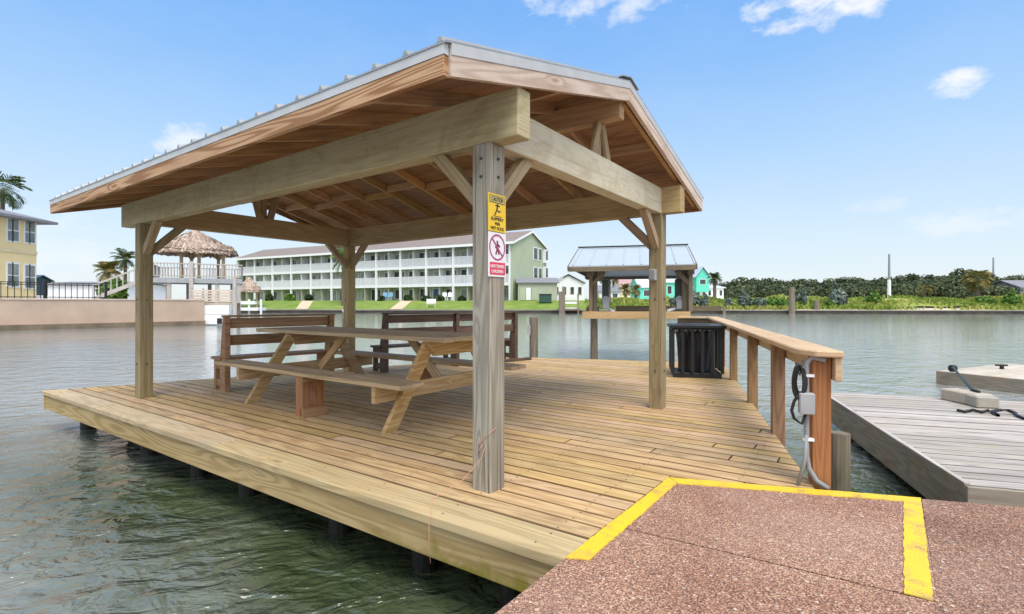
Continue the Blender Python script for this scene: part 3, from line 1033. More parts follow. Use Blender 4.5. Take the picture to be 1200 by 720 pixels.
roof = None
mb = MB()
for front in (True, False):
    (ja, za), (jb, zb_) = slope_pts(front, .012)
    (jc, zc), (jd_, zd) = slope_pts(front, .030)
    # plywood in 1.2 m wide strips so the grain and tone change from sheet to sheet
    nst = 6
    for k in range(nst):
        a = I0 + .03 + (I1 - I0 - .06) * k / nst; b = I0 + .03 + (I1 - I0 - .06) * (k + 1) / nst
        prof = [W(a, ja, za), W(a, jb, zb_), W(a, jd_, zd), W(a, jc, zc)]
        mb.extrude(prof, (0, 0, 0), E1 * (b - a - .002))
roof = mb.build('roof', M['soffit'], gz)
for front in (True, False):
    mb = MB()
    (ja, za), (jb, zb_) = slope_pts(front, 0.0)
    (jc, zc), (jd_, zd) = slope_pts(front, .010)
    so_ = -0.025 if front else 0.025
    prof = [W(I0 - .02, ja + so_, za - SL * .025), W(I0 - .02, jb, zb_), W(I0 - .02, jd_, zd), W(I0 - .02, jc + so_, zc - SL * .025)]
    mb.extrude(prof, (0, 0, 0), E1 * (I1 - I0 + .04))
    k = I0 + .02
    while k < I1:
        w0, w1, hh = .042, .018, .026
        pr = [W(k - w0 / 2, ja + so_, za - .006 + .001), W(k + w0 / 2, ja + so_, za - .006 + .001), W(k + w1 / 2, ja + so_, za - .006 + hh), W(k - w1 / 2, ja + so_, za - .006 + hh)]
        mb.extrude(pr, (0, 0, 0), E2 * (jb - ja - so_) + EZ * (zb_ - za + .006))
        k += .2375
    mb.build('metal_sheet', M['roofmetal'], roof)
mb = MB()
for sg in (-1, 1):
    a = W(I0 - .03, MID, zr + .028); b = W(I0 - .03, MID + sg * .17, zr + .028 - SL * .17)
    c = W(I0 - .03, MID + sg * .17, zr + .020 - SL * .17); d = W(I0 - .03, MID, zr + .020)
    mb.extrude([a, b, c, d], (0, 0, 0), E1 * (I1 - I0 + .06))
mb.build('ridge_cap', M['roofmetal'], roof)
# rafters
for front in (True, False):
    (ja, za), (jb, zb_) = slope_pts(front, .031)
    i = I0 + .06
    while i < I1 - .03:
        sg = 1 if front else -1
        prof = [W(i, ja + sg * .04, za + SL * .04), W(i, jb - sg * .047, zb_ - SL * .047), W(i, jb - sg * .047, zb_ - SL * .047 - .092), W(i, ja + sg * .04, za + SL * .04 - .092)]
        mb = MB(); mb.extrude(prof, (0, 0, 0), E1 * .038); mb.build('rafter', M['rafter'], roof)
        i += .62
    # short blocking between the rafters, staggered
    for bi in range(10):
        i = I0 + .06 + .62 * bi + .04
        jj = MID * .5 + (.06 if bi % 2 else -.06)
        if not front: jj = L2 - jj
        if i + .58 < I1:
            mb = MB(); zc = rz(jj) - .075
            mb.bar(W(i, jj, zc), W(i + .575, jj, zc), .035, .085); mb.build('blocking', M['rafter'], roof)
# eave boards (lower wooden fascia, upper pale trim)
for front in (True, False):
    sg = -1 if front else 1
    j = (-RDV if front else L2 + RDV)
    zt_ = ze - .008
    mb = MB(); wbox(mb, I0, I1, j - .017, j + .017, zt_ - t1 - t2, zt_ - t1); mb.build('fascia_board', M['fascia'], roof, bevel=.003)
    j2 = j + sg * .004
    mb = MB(); wbox(mb, I0 - .004, I1 + .004, j2 - .016, j2 + .016, zt_ - t1 + .001, zt_); mb.build('trim', M['trim'], roof)
# rake boards
for ii, sg in ((I0, -1), (I1, 1)):
    for front in (True, False):
        jA = -RDV + .018 if front else L2 + RDV - .018
        for (o0, o1, nm, mt, dx) in ((.008, t1 + .008, 'trim', 'trim', .020), (t1 + .009, t1 + t2 + .009, 'rake_board', 'fascia', .016)):
            zA = rz(jA)
            jM = MID - (.001 if front else -.001)
            prof = [W(ii - dx, jA, zA - o0), W(ii - dx, jM, zr - o0), W(ii - dx, jM, zr - o1), W(ii - dx, jA, zA - o1)]
            mb = MB(); mb.extrude(prof, (0, 0, 0), E1 * dx * 2)
            # grain along the board
            mb.build(nm, M['rake' if (mt == 'fascia' and sg < 0) else mt], roof)

# ------------------------------------------------------------------ picnic table
tb = thing('picnic_table', 'long weathered wooden picnic table with attached benches under the gazebo roof', 'picnic table', W(2.9, 1.46, 0))
TJ = 1.46
tz = .832
mb = MB()
npl = 6; tw = .87
for k in range(npl):
    j0 = TJ - tw / 2 + k * tw / npl
    wbox(mb, 1.34 + random.uniform(-.01, .01), 4.62, j0 + .003, j0 + tw / npl - .003, tz - .042, tz)
mb.build('tabletop', M['tabletop'], tb, bevel=.004)
for sg in (-1, 1):
    mb = MB()
    for k in range(2):
        a = TJ + sg * (.66 + k * .145)
        wbox(mb, 1.36, 4.60, min(a, a + sg * .14), max(a, a + sg * .14), .418, .458)
    mb.build('seat', M['tabletop'], tb, bevel=.004)
for ii in (1.62, 3.97):
    for sg in (-1, 1):
        jb_, jt = TJ + sg * .82, TJ + sg * .30
        wv = .075
        prof = [W(ii, jb_ - wv, 0.002), W(ii, jb_ + wv, 0.002), W(ii, jt + wv, tz - .043), W(ii, jt - wv, tz - .043)]
        mb = MB(); mb.extrude(prof, (0, 0, 0), E1 * .048); mb.build('leg', M['table'], tb, bevel=.003)
    # rail under the top (clipped corners)
    prof = [W(ii - .05, TJ - .40, tz - .044), W(ii - .05, TJ + .40, tz - .044), W(ii - .05, TJ + .30, tz - .185), W(ii - .05, TJ - .30, tz - .185)]
    mb = MB(); mb.extrude(prof, (0, 0, 0), E1 * .048); mb.build('top_rail', M['table'], tb, bevel=.003)
    mb = MB(); wbox(mb, ii + .05, ii + .098, TJ - .95, TJ + .95, .275, .416); mb.build('seat_rail', M['table'], tb, bevel=.003)
    sgi = 1 if ii < 2.5 else -1
    mb = MB(); mb.bar(W(ii + .13 * sgi + .03, TJ, .34), W(ii + sgi * .62, TJ, tz - .05), .09, .04, up=E2); mb.build('brace', M['table'], tb, bevel=.003)
for sg in (-1, 1):
    jc = TJ + sg * .80
    mb = MB()
    for k in range(3):
        wbox(mb, 2.80, 2.84, jc - .125 + k * .083, jc - .125 + (k + 1) * .083 - .002, .09, .415)
    wbox(mb, 2.842, 2.92, jc - .125, jc - .04, .002, .415)
    o = mb.build('middle_support', M['redwood'], tb, bevel=.003)
    mb = MB(); wbox(mb, 2.765, 2.798, jc - .14, jc + .14, .002, .10); mb.build('foot', M['bench'], o, bevel=.003); mb = MB(); wbox(mb, 2.765, 2.798, jc - .15, jc + .15, .36, .416); mb.build('cleat', M['bench'], o, bevel=.003)


# ------------------------------------------------------------------ benches with backs
def back_bench(name, label, p, q, mat, mid=False, depth=.46, hb=.97, group=None):
    """p,q: ends of the back rest on the dock; the seat lies to the left of p->q"""
    d = (q - p).normalized(); n = V(-d.y, d.x, 0)
    L_ = (q - p).length
    t = thing(name, label, 'bench', p, group)

    def bx(mb, s0, s1, n0, n1, z0, z1, mi=0):
        mb.box(p + d * ((s0 + s1) / 2) + n * ((n0 + n1) / 2) + EZ * ((z0 + z1) / 2), d * ((s1 - s0) / 2), n * ((n1 - n0) / 2), EZ * ((z1 - z0) / 2), None, mi)
    st = [0, L_ - .07] + ([L_ / 2 - .035] if mid else [])
    for s0 in st:
        prof = [p + d * s0 + n * .0 + EZ * .002, p + d * s0 + n * .20 + EZ * .002, p + d * s0 + n * .20 + EZ * .40, p + d * s0 + n * .085 + EZ * hb, p + d * s0 + EZ * hb]
        mb = MB(); mb.extrude(prof, (0, 0, 0), d * .07); mb.build('end_frame', M[mat], t, bevel=.003)
        mb = MB(); bx(mb, s0 + .002, s0 + .068, depth - .08, depth, .002, .395); mb.build('leg', M[mat], t, bevel=.003)
        mb = MB(); bx(mb, s0 + .002, s0 + .068, .205, depth - .085, .28, .395); mb.build('seat_rail', M[mat], t); mb = MB(); bx(mb, s0 + .01, s0 + .06, .205, depth - .085, .05, .14); mb.build('stretcher', M[mat], t)
    mb = MB()
    for (z0, z1) in ((hb - .145, hb - .012), (hb - .37, hb - .235)):
        bx(mb, .071, L_ - .071, .062, .098, z0, z1)
    bx(mb, -.012, L_ + .012, -.012, .10, hb + .001, hb + .028)
    mb.build('backrest', M[mat], t, bevel=.003)
    mb = MB()
    for k in range(3):
        bx(mb, -.03, L_ + .03, .125 + k * .125, .125 + k * .125 + .12, .40, .435)
    mb.build('seat', M[mat], t, bevel=.003)
    return t


lb = V(-3.72, 6.62, 0); ldv = V(.70, .714, 0).normalized()
back_bench('bench', 'reddish brown bench with its back turned to the left end of the picnic table', lb, lb + ldv * 1.50, 'bench')
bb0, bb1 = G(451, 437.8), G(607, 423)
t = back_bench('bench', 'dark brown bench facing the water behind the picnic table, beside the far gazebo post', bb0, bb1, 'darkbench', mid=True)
d_ = (bb1 - bb0).normalized(); n_ = V(-d_.y, d_.x, 0)
mb = MB(); mb.bar(bb0 + n_ * -.05 + EZ * .03 + d_ * 1.9, bb1 + n_ * -.05 + d_ * .28 + EZ * .03, .10, .05); mb.build('foot_board', M['darkbench'], t)

# ------------------------------------------------------------------ railing along the right edge
rl = thing('dock_railing', 'low wooden railing with a flat pale cap along the right dock edge', 'railing', (1.94, 3.2, 0))
rp0 = V(1.945, 3.235, 0); rp1 = G(836, 371.5, .86); rp1.z = 0
rd = (rp1 - rp0).normalized(); rn = V(rd.y, -rd.x, 0)   # rn points outwards (right)
RT = .862
stations = [(0.0, .105, 'rustpost'), ((G(903, 509) - rp0).dot(rd), .10, 'railpost'), ((G(874, 473) - rp0).dot(rd), .10, 'railpost'), ((G(852.5, 446) - rp0).dot(rd), .10, 'railpost'), (6.4, .10, 'railpost'), (7.9, .1, 'railpost')]
for (s_, w_, mt) in stations:
    mb = MB(); c = rp0 + rd * s_ + rn * 0.0
    mb.box(c + EZ * ((RT - .04) / 2 - .06), rd * w_ / 2, rn * w_ / 2, EZ * ((RT - .042) / 2 + .06))
    o = mb.build('post', M[mt], rl, bevel=.004)
    if mt == 'rustpost': o['label'] = 'rust-brown stained end post'
# cap with clipped near corner
c0 = rp0 - rd * .14
capL = (rp1 - c0).length
pts = [c0 + rd * .30 - rn * .135, c0 + rd * .12 - rn * .115, c0 + rd * .02 - rn * .05, c0 - rd * .0 + rn * .10, c0 + rd * capL + rn * .10, c0 + rd * capL - rn * .135]
mb = MB(); mb.prism([xy(p) for p in pts], RT - .040, RT, uax=rd)
back_d = V(-rn.x, -rn.y, 0)
q0 = c0 + rd * (capL + .004) + rn * .10
pts = [q0, q0 + rd * .22, q0 + rd * .22 + back_d * .85, q0 + back_d * .85]
mb.prism([xy(p) for p in pts], RT - .040, RT, uax=rn)
mb.build('cap_board', M['rail'], rl, bevel=.008)
mb = MB(); ap = rn * .077
mb.bar(c0 + rd * .03 + ap + EZ * (RT - .115), c0 + rd * (capL - .02) + ap + EZ * (RT - .115), .038, .145)
mb.build('side_rail', M['rail'], rl, bevel=.004)
mb = MB(); q1 = q0 + rd * .12
mb.bar(q1 + EZ * (RT - .33), q1 + back_d * .95 + EZ * (RT - .33), .04, .15)
mb.bar(q1 + EZ * (RT - .115), q1 + back_d * .85 + EZ * (RT - .115), .04, .14)
mb.build('back_rail', M['liftwood'], rl)

# ------------------------------------------------------------------ litter bin
bd = V(math.cos(R(14)), -math.sin(R(14)), 0); bn = V(math.sin(R(14)), math.cos(R(14)), 0)   # bd right, bn away
bp = G(787, 443.4); bwid = .76
bn_dep = .72
bin_ = thing('litter_bin', 'black slatted litter bin with square lid standing against the railing', 'bin', bp)


def bb(mb, s0, s1, n0, n1, z0, z1):
    mb.box(bp + bd * ((s0 + s1) / 2) + bn * ((n0 + n1) / 2) + EZ * ((z0 + z1) / 2), bd * ((s1 - s0) / 2), bn * ((n1 - n0) / 2), EZ * ((z1 - z0) / 2))


mb = MB(); bb(mb, .03, bwid - .03, .03, bn_dep - .03, .004, .085); mb.build('base', M['black'], bin_, bevel=.006)
mb = MB()
for (a, b, c, d) in ((-.03, bwid + .03, -.03, .20), (-.03, bwid + .03, bn_dep - .20, bn_dep + .03), (-.03, .17, .202, bn_dep - .202), (bwid - .17, bwid + .03, .202, bn_dep - .202)):
    bb(mb, a, b, c, d, .775, .82)
bb(mb, 0, bwid, 0, .03, .745, .773); bb(mb, 0, bwid, bn_dep - .03, bn_dep, .745, .773)
bb(mb, 0, .03, .032, bn_dep - .032, .745, .773); bb(mb, bwid - .03, bwid, .032, bn_dep - .032, .745, .773)
mb.build('lid', M['black'], bin_, bevel=.005)
for k in range(6):
    s_ = .0 + k * (bwid - .045) / 5
    for n0 in (0, bn_dep - .025):
        mb = MB(); bb(mb, s_, s_ + .045, n0, n0 + .025, .086, .744); mb.build('slat', M['black'], bin_)
for k in range(1, 4):
    n0 = k * (bn_dep - .045) / 4
    for s_ in (0, bwid - .025):
        mb = MB(); bb(mb, s_, s_ + .025, n0, n0 + .045, .086, .744); mb.build('slat', M['black'], bin_)
mb = MB()
cc = bp + bd * (bwid / 2) + bn * (bn_dep / 2)
n = 40
ring = []
for zz, rr in ((.09, .25), (.55, .275), (.66, .285), (.70, .29)):
    ring.append([cc + EZ * zz + (bd * math.cos(2 * math.pi * k / n) + bn * math.sin(2 * math.pi * k / n)) * rr * (1 + .035 * math.sin(k * 2.1 + zz * 9)) for k in range(n)])
for a, b in zip(ring[:-1], ring[1:]):
    for k in range(n): mb.face([a[k], a[(k + 1) % n], b[(k + 1) % n], b[k]])
mb.build('liner', M['liner'], bin_)

# ------------------------------------------------------------------ conduit, cables, boxes
c_ = rp0 - rn * .085 - rd * .055
cd = thing('electrical_conduit', 'grey conduit with junction box fixed to the rust-brown railing post', 'conduit', (c_.x, c_.y, 0))
mb = MB()
pts = [c_ + rn * .10 - rd * .03 + EZ * .80, c_ + rn * .03 + EZ * .815, c_ + EZ * .77, c_ + EZ * .63, c_ + EZ * .2, c_ + rn * .012 - rd * .0 + EZ * .12, c_ + rn * .05 - rd * .02 + EZ * .05, c_ + rn * .11 - rd * .045 + EZ * .015]
mb.tube(pts, .016, 10); mb.build('pipe', M['conduit'], cd, smooth=True)
mb = MB()
pts = [c_ - rn * .005 - rd * .012 + EZ * .33, c_ - rn * .012 - rd * .02 + EZ * .18, c_ - rn * .055 - rd * .03 + EZ * .012]
mb.tube(pts, .012, 8); mb.build('pipe', M['conduit'], cd, smooth=True)
mb = MB(); mb.box(c_ - rd * .035 - rn * .008 + EZ * .53, rn * .043, rd * .028, EZ * .066); mb.build('junction_box', M['greybox'], cd, bevel=.006)
mb = MB(); mb.box(c_ + rn * .01 + EZ * .70, rn * .03, rd * .019, EZ * .008); mb.box(c_ + rn * .01 + EZ * .30, rn * .03, rd * .019, EZ * .008); mb.build('clamp', M['white'], cd)
# coiled black cable
mb = MB()
cb = c_ - rn * .045 - rd * .03
for q in range(3):
    pts = []
    for k in range(25):
        a = 2 * math.pi * k / 24
        pts.append(cb + rn * (.030 * math.cos(a) + .010 * (q - 1)) + rd * (.012 * (q - 1) + .008 * math.sin(a * 2)) + EZ * (.665 + (.105 - .012 * q) * math.sin(a)))
    mb.tube(pts, .0085, 7, caps=False)
mb.tube([cb + rn * .01 + EZ * .60, cb - rn * .03 + EZ * .54, cb - rn * .045 + EZ * .48, cb - rn * .03 + EZ * .43, cb + rn * .012 + EZ * .40, cb + rn * .035 + EZ * .47], .0095, 8)
mb.tube([cb - rn * .02 + EZ * .78, cb + rn * .0 + EZ * .70, cb + rn * .02 + EZ * .80], .007, 6)
o = mb.build('power_cable', M['cable'], None, smooth=True, origin=cb + EZ * .6)
tag(o, 'coiled black power cable hanging on the conduit beside the rust-brown post', 'cable')

# square grey box on the right gazebo post
bxp = W(PW / 2, L2 - PW - .001, 0)
mb = MB()
c = W(PW * .62, L2 - PW - .030, 1.46)
mb.box(c, E1 * .038, E2 * .029, EZ * .062)
o = mb.build('outlet_box', M['greybox'], None, bevel=.006, origin=c)
tag(o, 'small grey outlet box mounted high on the gazebo post near the bin', 'electrical box')
mb2 = MB(); mb2.box(c - E2 * .033, E1 * .030, E2 * .004, EZ * .050); mb2.build('cover', M['conduit'], o, bevel=.003)

# ------------------------------------------------------------------ signs on the near post
TXT = {}


def text_part(body, size, mat, parent, loc, name='lettering', width=None):
    cu = bpy.data.curves.new(name, 'FONT'); cu.body = body; cu.size = size
    cu.align_x = 'CENTER'; cu.align_y = 'CENTER'; cu.extrude = 0.0004; cu.offset = size * .02
    tmp = bpy.data.objects.new(name, cu); COL.objects.link(tmp)
    bpy.context.view_layer.update()
    me = bpy.data.meshes.new_from_object(tmp.evaluated_get(bpy.context.evaluated_depsgraph_get()))
    COL.objects.unlink(tmp); bpy.data.objects.remove(tmp)
    xs = [v.co.x for v in me.vertices]
    k = 1.0
    if width and xs: k = width / (max(xs) - min(xs))
    # sign frame: right = +E2 (seen from -E1 side), up = Z, out = -E1
    pl = world_loc(parent)
    for v in me.vertices:
        v.co = Vector(loc) + E2 * (v.co.x * k) + EZ * v.co.y - E1 * (v.co.z + .0005) - pl
    me.materials.clear(); me.materials.append(mat)
    o = bpy.data.objects.new(name, me); COL.objects.link(o); o.parent = parent
    return o


SJ0, SJ1 = -.030, .146         # sign spans along the post's right face
SC = (SJ0 + SJ1) / 2


def plate(z0, z1, out, j0=SJ0, j1=SJ1, th=.003):
    mb = MB(); wbox(mb, -out - th, -out, j0, j1, z0, z1); return mb


s1z0, s1z1 = 1.585, 1.812
s2z0, s2z1 = 1.312, 1.580
sg1 = thing('warning_sign', 'yellow caution sign on the near gazebo post, above the pink and white one', 'sign', W(-.004, SC, s1z0))
plate(s1z0, s1z1, .003).build('panel', M['signyellow'], sg1, bevel=.001)
plate(s1z1 - .055, s1z1 - .010, .0063, SJ0 + .012, SJ1 - .012, .0006).build('header', M['signblack'], sg1)
plate(s1z1 - .051, s1z1 - .014, .0071, SJ0 + .016, SJ1 - .016, .0004).build('header', plain('sign_header', (.62, .50, .16), .4), sg1)
text_part('CAUTION', .036, M['signblack'], sg1, W(-.0078, SC, s1z1 - .033), width=.115)
for body, zz, wd in (('SLIPPERY', s1z0 + .075, .125), ('WHEN', s1z0 + .047, .05), ('WET DOCK', s1z0 + .019, .135)):
    text_part(body, .026, M['signblack'], sg1, W(-.0068, SC, zz), width=wd)


def strokes(mat, parent, zbase, sc, lines, name, out=.0068, r=.0055):
    mb = MB()
    for (x0, y0, x1, y1, rr) in lines:
        p = W(-out, SC + x0 * sc, zbase + y0 * sc); q = W(-out, SC + x1 * sc, zbase + y1 * sc)
        d = (q - p).normalized(); s_ = d.cross(E1).normalized()
        mb.box((p + q) / 2, (q - p) / 2, s_ * rr * sc, E1 * .0004)
    return mb


# slipping figure
fig = [(-.30, .05, -.05, .45, .055), (-.05, .45, .20, .30, .05), (.20, .30, .38, .42, .045), (-.05, .45, .05, .85, .075), (.05, .78, .30, .70, .045), (.05, .80, -.22, .72, .045), (-.5, -.02, .5, -.02, .02), (-.02, .98, .10, .98, .065)]
strokes(None, None, s1z0 + .095, .085, fig, 'f').build('pictogram', M['signblack'], sg1)
sg2 = thing('warning_sign', 'white sign with pink crossed circle and red panel on the near gazebo post', 'sign', W(-.004, SC, s2z0))
plate(s2z0, s2z1, .003).build('panel', M['signwhite'], sg2, bevel=.001)
plate(s2z0 + .012, s2z0 + .088, .0063, SJ0 + .014, SJ1 - .008, .0006).build('panel', M['signred'], sg2)
text_part('UNATTENDED', .026, M['signwhite'], sg2, W(-.0073, SC, s2z0 + .063), width=.135)
text_part('CHILDREN', .026, M['signwhite'], sg2, W(-.0073, SC, s2z0 + .032), width=.115)
mb = MB(); n = 40; zc = s2z0 + .178; ra, rb = .080, .069
for k in range(n):
    a, b = 2 * math.pi * k / n, 2 * math.pi * (k + 1) / n
    for (r0, r1) in ((ra, rb),):
        q = [(math.cos(a) * r0, math.sin(a) * r0), (math.cos(b) * r0, math.sin(b) * r0), (math.cos(b) * r1, math.sin(b) * r1), (math.cos(a) * r1, math.sin(a) * r1)]
        mb.face([W(-.0072, SC + x, zc + y) for x, y in q])
p, q = W(-.0076, SC - .052, zc + .052), W(-.0076, SC + .052, zc - .052)
mb.box((p + q) / 2, (q - p) / 2, (E2 + EZ).normalized() * .0055, E1 * .0003)
mb.build('prohibition_ring', M['signpink'], sg2)
fig2 = [(-.07, .42, .08, .42, .085), (-.02, .0, .06, .32, .10), (.04, .30, .26, .16, .05), (.0, .28, -.20, .10, .05), (-.02, .0, -.14, -.30, .06), (.04, .0, .16, -.28, .06)]
strokes(None, None, zc - .012, .105, fig2, 'f', out=.0068).build('pictogram', plain('sign_figure', (.20, .05, .09), .5), sg2)

# pink cord tied round the near post, running to the dock edge
mb = MB()
fe = A_ + fd * ((G(511, 604) - A_).dot(fd))
pts = [W(-.006, .05, .40), W(-.006, -.004, .385), W(.02, -.006, .36), W(.06, -.006, .33), W(.03, -.008, .30), W(.05, -.03, .22), W(.12, -.12, .10), W(.23, -.26, .012), fe - fn * .015 + EZ * .012, fe - fn * .029 + EZ * -.01, fe - fn * .030 + EZ * -.16, fe - fn * .028 + fd * .01 + EZ * -.25]
mb.tube(pts, .0019, 6)
mb.tube([W(.06, -.006, .33), W(.09, -.012, .30), W(.075, -.03, .26), W(.05, -.012, .30)], .0017, 6)
o = mb.build('cord', M['pink'], None, smooth=True, origin=W(0, -.02, .3))
tag(o, 'thin pink cord tied to the near gazebo post and hanging over the dock edge', 'cord')

# ------------------------------------------------------------------ floating dock on the right
DZ = -.10
fA = G(1131, 568, DZ); fB = G(962, 459.7, DZ); fA.z = fB.z = 0; fdv = (fB - fA).normalized(); frn = V(fdv.y, -fdv.x, 0)
fd2 = thing('floating_dock', 'weathered grey floating dock at the right, beyond the concrete walkway', 'dock', fA)
fl = (fB - fA).length
mb = MB(); nb = 24
for k in range(nb):
    a = fA + fdv * (k * fl / nb + .003); b = fA + fdv * ((k + 1) * fl / nb - .003)
    board(mb, [a + frn * .03, a + frn * 5.2, b + frn * 5.2, b + frn * .03], DZ - .04, DZ + random.uniform(-.003, .003), frn, random.random(), .006)
mb.build('deck_boards', [M['greydock'], M['greyedge']], fd2)
mb = MB()
mb.bar(fA + frn * .012 + EZ * (DZ - .155), fB + frn * .012 + EZ * (DZ - .155), .03, .31)
mb.build('side_board', M['dockside'], fd2, bevel=.003)
mb = MB(); mb.bar(fA - fdv * .018 + EZ * (DZ - .15), fA - fdv * .018 + frn * 5.2 + EZ * (DZ - .15), .03, .29); mb.build('side_board', M['dockside'], fd2, bevel=.003)
mb = MB(); mb.bar(fA + frn * .012 + EZ * (DZ + .007), fB + frn * .012 + EZ * (DZ + .007), .035, .012); mb.build('edge_trim', M['greydock'], fd2)
mb = MB()
for k in range(4):
    c = fA + fdv * (fl * (k + .5) / 4) + frn * 2.6
    mb.box(c + EZ * (DZ - .30), frn * 2.3, fdv * (fl / 9), EZ * .20)
mb.build('float', M['black'], fd2)

# second floating finger further out, with its raised edge board
qa = G(1097, 450, WZ); qb = G(1200, 462.3, WZ)
qa.z = qb.z = 0; qd = (qb - qa).normalized(); qn = V(-qd.y, qd.x, 0)
f3 = thing('floating_dock', 'pale planked floating dock section with dark cleat, beyond the grey dock', 'dock', qa)
ztop = -.235
mb = MB(); mb.bar(qa + qn * .02 + EZ * (WZ + .13), qa + qd * 7 + qn * .02 + EZ * (WZ + .13), .04, .27); mb.build('side_board', M['dockside'], f3, bevel=.003)
mb = MB()
for k in range(26):
    a = qa + qd * (k * .27 + .003); b = qa + qd * ((k + 1) * .27 - .003)
    mb.prism([xy(p) for p in (a + qn * .045, b + qn * .045, b + qn * 3.0, a + qn * 3.0)], ztop - .05, ztop, uax=qn)
mb.build('deck_boards', M['palewood'], f3)
mb = MB(); c = P(1174, 439, 10.8); c.z = ztop
mb.cyl(c, c + EZ * .07, .04, .035, 8); mb.bar(c + V(-.13, 0, .085), c + V(.14, .03, .08), .035, .035); mb.build('cleat', M['cable'], f3)

# two beige blocks and the black hose on the floating dock
for (u0, u1, vb, hh, mt, lab, dep) in ((1101.5, 1143, 476, .145, 'beige', 'pale beige block on the grey floating dock, the longer of the pair', .24), (1144.5, 1172, 478.7, .135, 'beige2', 'short taupe block on the grey floating dock, touching the longer one', .26)):
    a, b = G(u0, vb - (8 if u0 < 1110 else .3), DZ + .003), G(u1, vb + .8, DZ + .003)
    d = (b - a).normalized(); n_ = V(-d.y, d.x, 0)
    o0 = (a + b) / 2 + n_ * dep / 2
    mb = MB(); mb.box(o0 + EZ * hh / 2, d * ((b - a).length / 2), n_ * dep / 2, EZ * hh / 2)
    tag(mb.build('dock_block', M[mt], None, bevel=.014, origin=o0), lab, 'block')
mb = MB()
q = G(1140, 478, DZ)
pts = [P(1117, 434.5, 10.1) + V(0, 0, .06), P(1122, 437, 9.6), P(1130, 446, 7.6), G(1140, 457.5, DZ + .16), G(1147, 459.5, DZ + .16)]
mb.tube(pts, .022, 8)
mb.tube([P(1114, 433.6, 10.2) + V(0, 0, .03), P(1119, 433.8, 10.2) + V(0, 0, .03)], .07, 8)
o = mb.build('hose', M['cable'], None, smooth=True, origin=pts[3])
tag(o, 'black hose with a knobbed end lying over the beige blocks', 'hose')
mb = MB()
pts = [G(u, v, DZ + .018) for u, v in ((1122, 481), (1130, 482.5), (1140, 480.5), (1150, 483), (1158, 481), (1165, 484), (1170, 487), (1163, 482), (1172, 480.5), (1182, 481), (1190, 484), (1192, 487.5), (1200, 490.5), (1212, 491))]
mb.tube(pts, .016, 7)
o = mb.build('rope', M['cable'], None, smooth=True, origin=pts[4])
tag(o, 'loose black rope lying on the grey planks in front of the beige blocks', 'rope')

# pile between the walkway and the floating dock
c = P(984, 508, 3.66); pc_ = V(c.x, c.y, 0)
mb = MB(); mb.cyl(pc_ + EZ * -1.6, pc_ + EZ * .225, .073, .066, 16)
o = mb.build('mooring_pile', M['pile'], None, smooth=False, origin=pc_ + EZ * -.5)
tag(o, 'short grey round pile standing in the water behind the rust-brown railing post', 'pile')
for (u, vt, Y, r_, lab) in ((625.5, 372, 11.35, .10, 'round grey pile at the far dock edge, right of the dark bench'), (406, 374, 11.0, .09, 'brown pile with a white board, seen beside the far gazebo post')):
    c = P(u, vt, Y)
    mb = MB(); mb.cyl((c.x, c.y, -1.6), c, r_, r_ * .95, 12)
    o = mb.build('mooring_pile', M['pile'], None, origin=(c.x, c.y, WZ)); tag(o, lab, 'pile')
    if u < 500:
        mb = MB(); mb.bar(P(411, 381, Y - .12), P(403.5, 362, Y - .12), .10, .03, up=(0, 1, 0)); mb.build('board', M['white'], o)
    else:
        mb = MB(); mb.box(P(u - 6, 387, Y - .1), (.04, 0, 0), (0, .03, 0), (0, 0, .10)); mb.build('bumper', M['greybox'], o)

# ------------------------------------------------------------------ boat lift with its own roof
bl = thing('boat_lift', 'roofed boat lift on timber piles behind the dock, pale metal roof', 'boat lift', (3.2, 13, WZ))
YL, YB = 13.0, 16.6
for (x, y) in ((P(696, 0, YL).x, YL + .15), (P(801, 0, YL).x, YL + .15), (P(696, 0, YL).x - .30, YB), (P(801, 0, YL).x + .28, YB)):
    mb = MB(); mb.cyl((x, y, -1.6), (x, y, P(0, 318, YL).z), .10, .09, 12); mb.build('pile', M['liftwood'], bl)
for x in (P(693, 0, YL).x, P(806, 0, YL).x):
    mb = MB(); mb.bar((x, YL - .15, 2.0), (x, YB + .2, 2.0), .16, .24); mb.build('roof_beam', M['liftwood'], bl)
    mb = MB(); mb.bar((x, YL - .02, 1.60), (x + (.35 if x < 3 else -.35), YL - .02, 1.98), .09, .10, up=(0, 1, 0)); mb.build('knee_brace', M['liftwood'], bl)
    mb = MB(); mb.bar((x, YL - .02, 0.95), (x, YL - .02, 1.88), .09, .14, up=(0, 1, 0)); mb.build('post', M['liftwood'], bl)
for u in (709, 794):
    c = P(u, 0, YL)
    mb = MB(); mb.aabb(c.x - .085, c.x + .085, YL + .3, YL + .5, 1.05, P(0, 327, YL).z); mb.build('motor_housing', plain('lift_motor_green', (.045, .055, .04), .5), bl, bevel=.01)
    mb = MB(); mb.cyl((c.x + .02, YL + .2, 1.25), (c.x + .02, YL + .42, 1.25), .10, .10, 14); mb.aabb(c.x - .06, c.x + .1, YL + .12, YL + .28, 1.02, 1.24); mb.build('winch', M['greybox'], bl)
mb = MB(); mb.bar(P(684, 369.8, YL - .1), P(807, 369.4, YL - .1), .10, .185); mb.build('front_beam', M['liftbeam'], bl, bevel=.006)
mb = MB(); mb.bar(P(690, 361.5, YB), P(806, 361.5, YB), .12, .16); mb.build('cradle_beam', M['liftwood'], bl)
mb = MB(); mb.bar(P(684, 0, YL).xy.to_3d() + V(.1, .2, .98), P(684, 0, YL).xy.to_3d() + V(.1, 3.4, .98), .10, .15); mb.bar(P(806, 0, YL).xy.to_3d() + V(-.1, .2, .98), P(806, 0, YL).xy.to_3d() + V(-.1, 3.4, .98), .1, .15); mb.build('cradle_beam', M['liftwood'], bl)
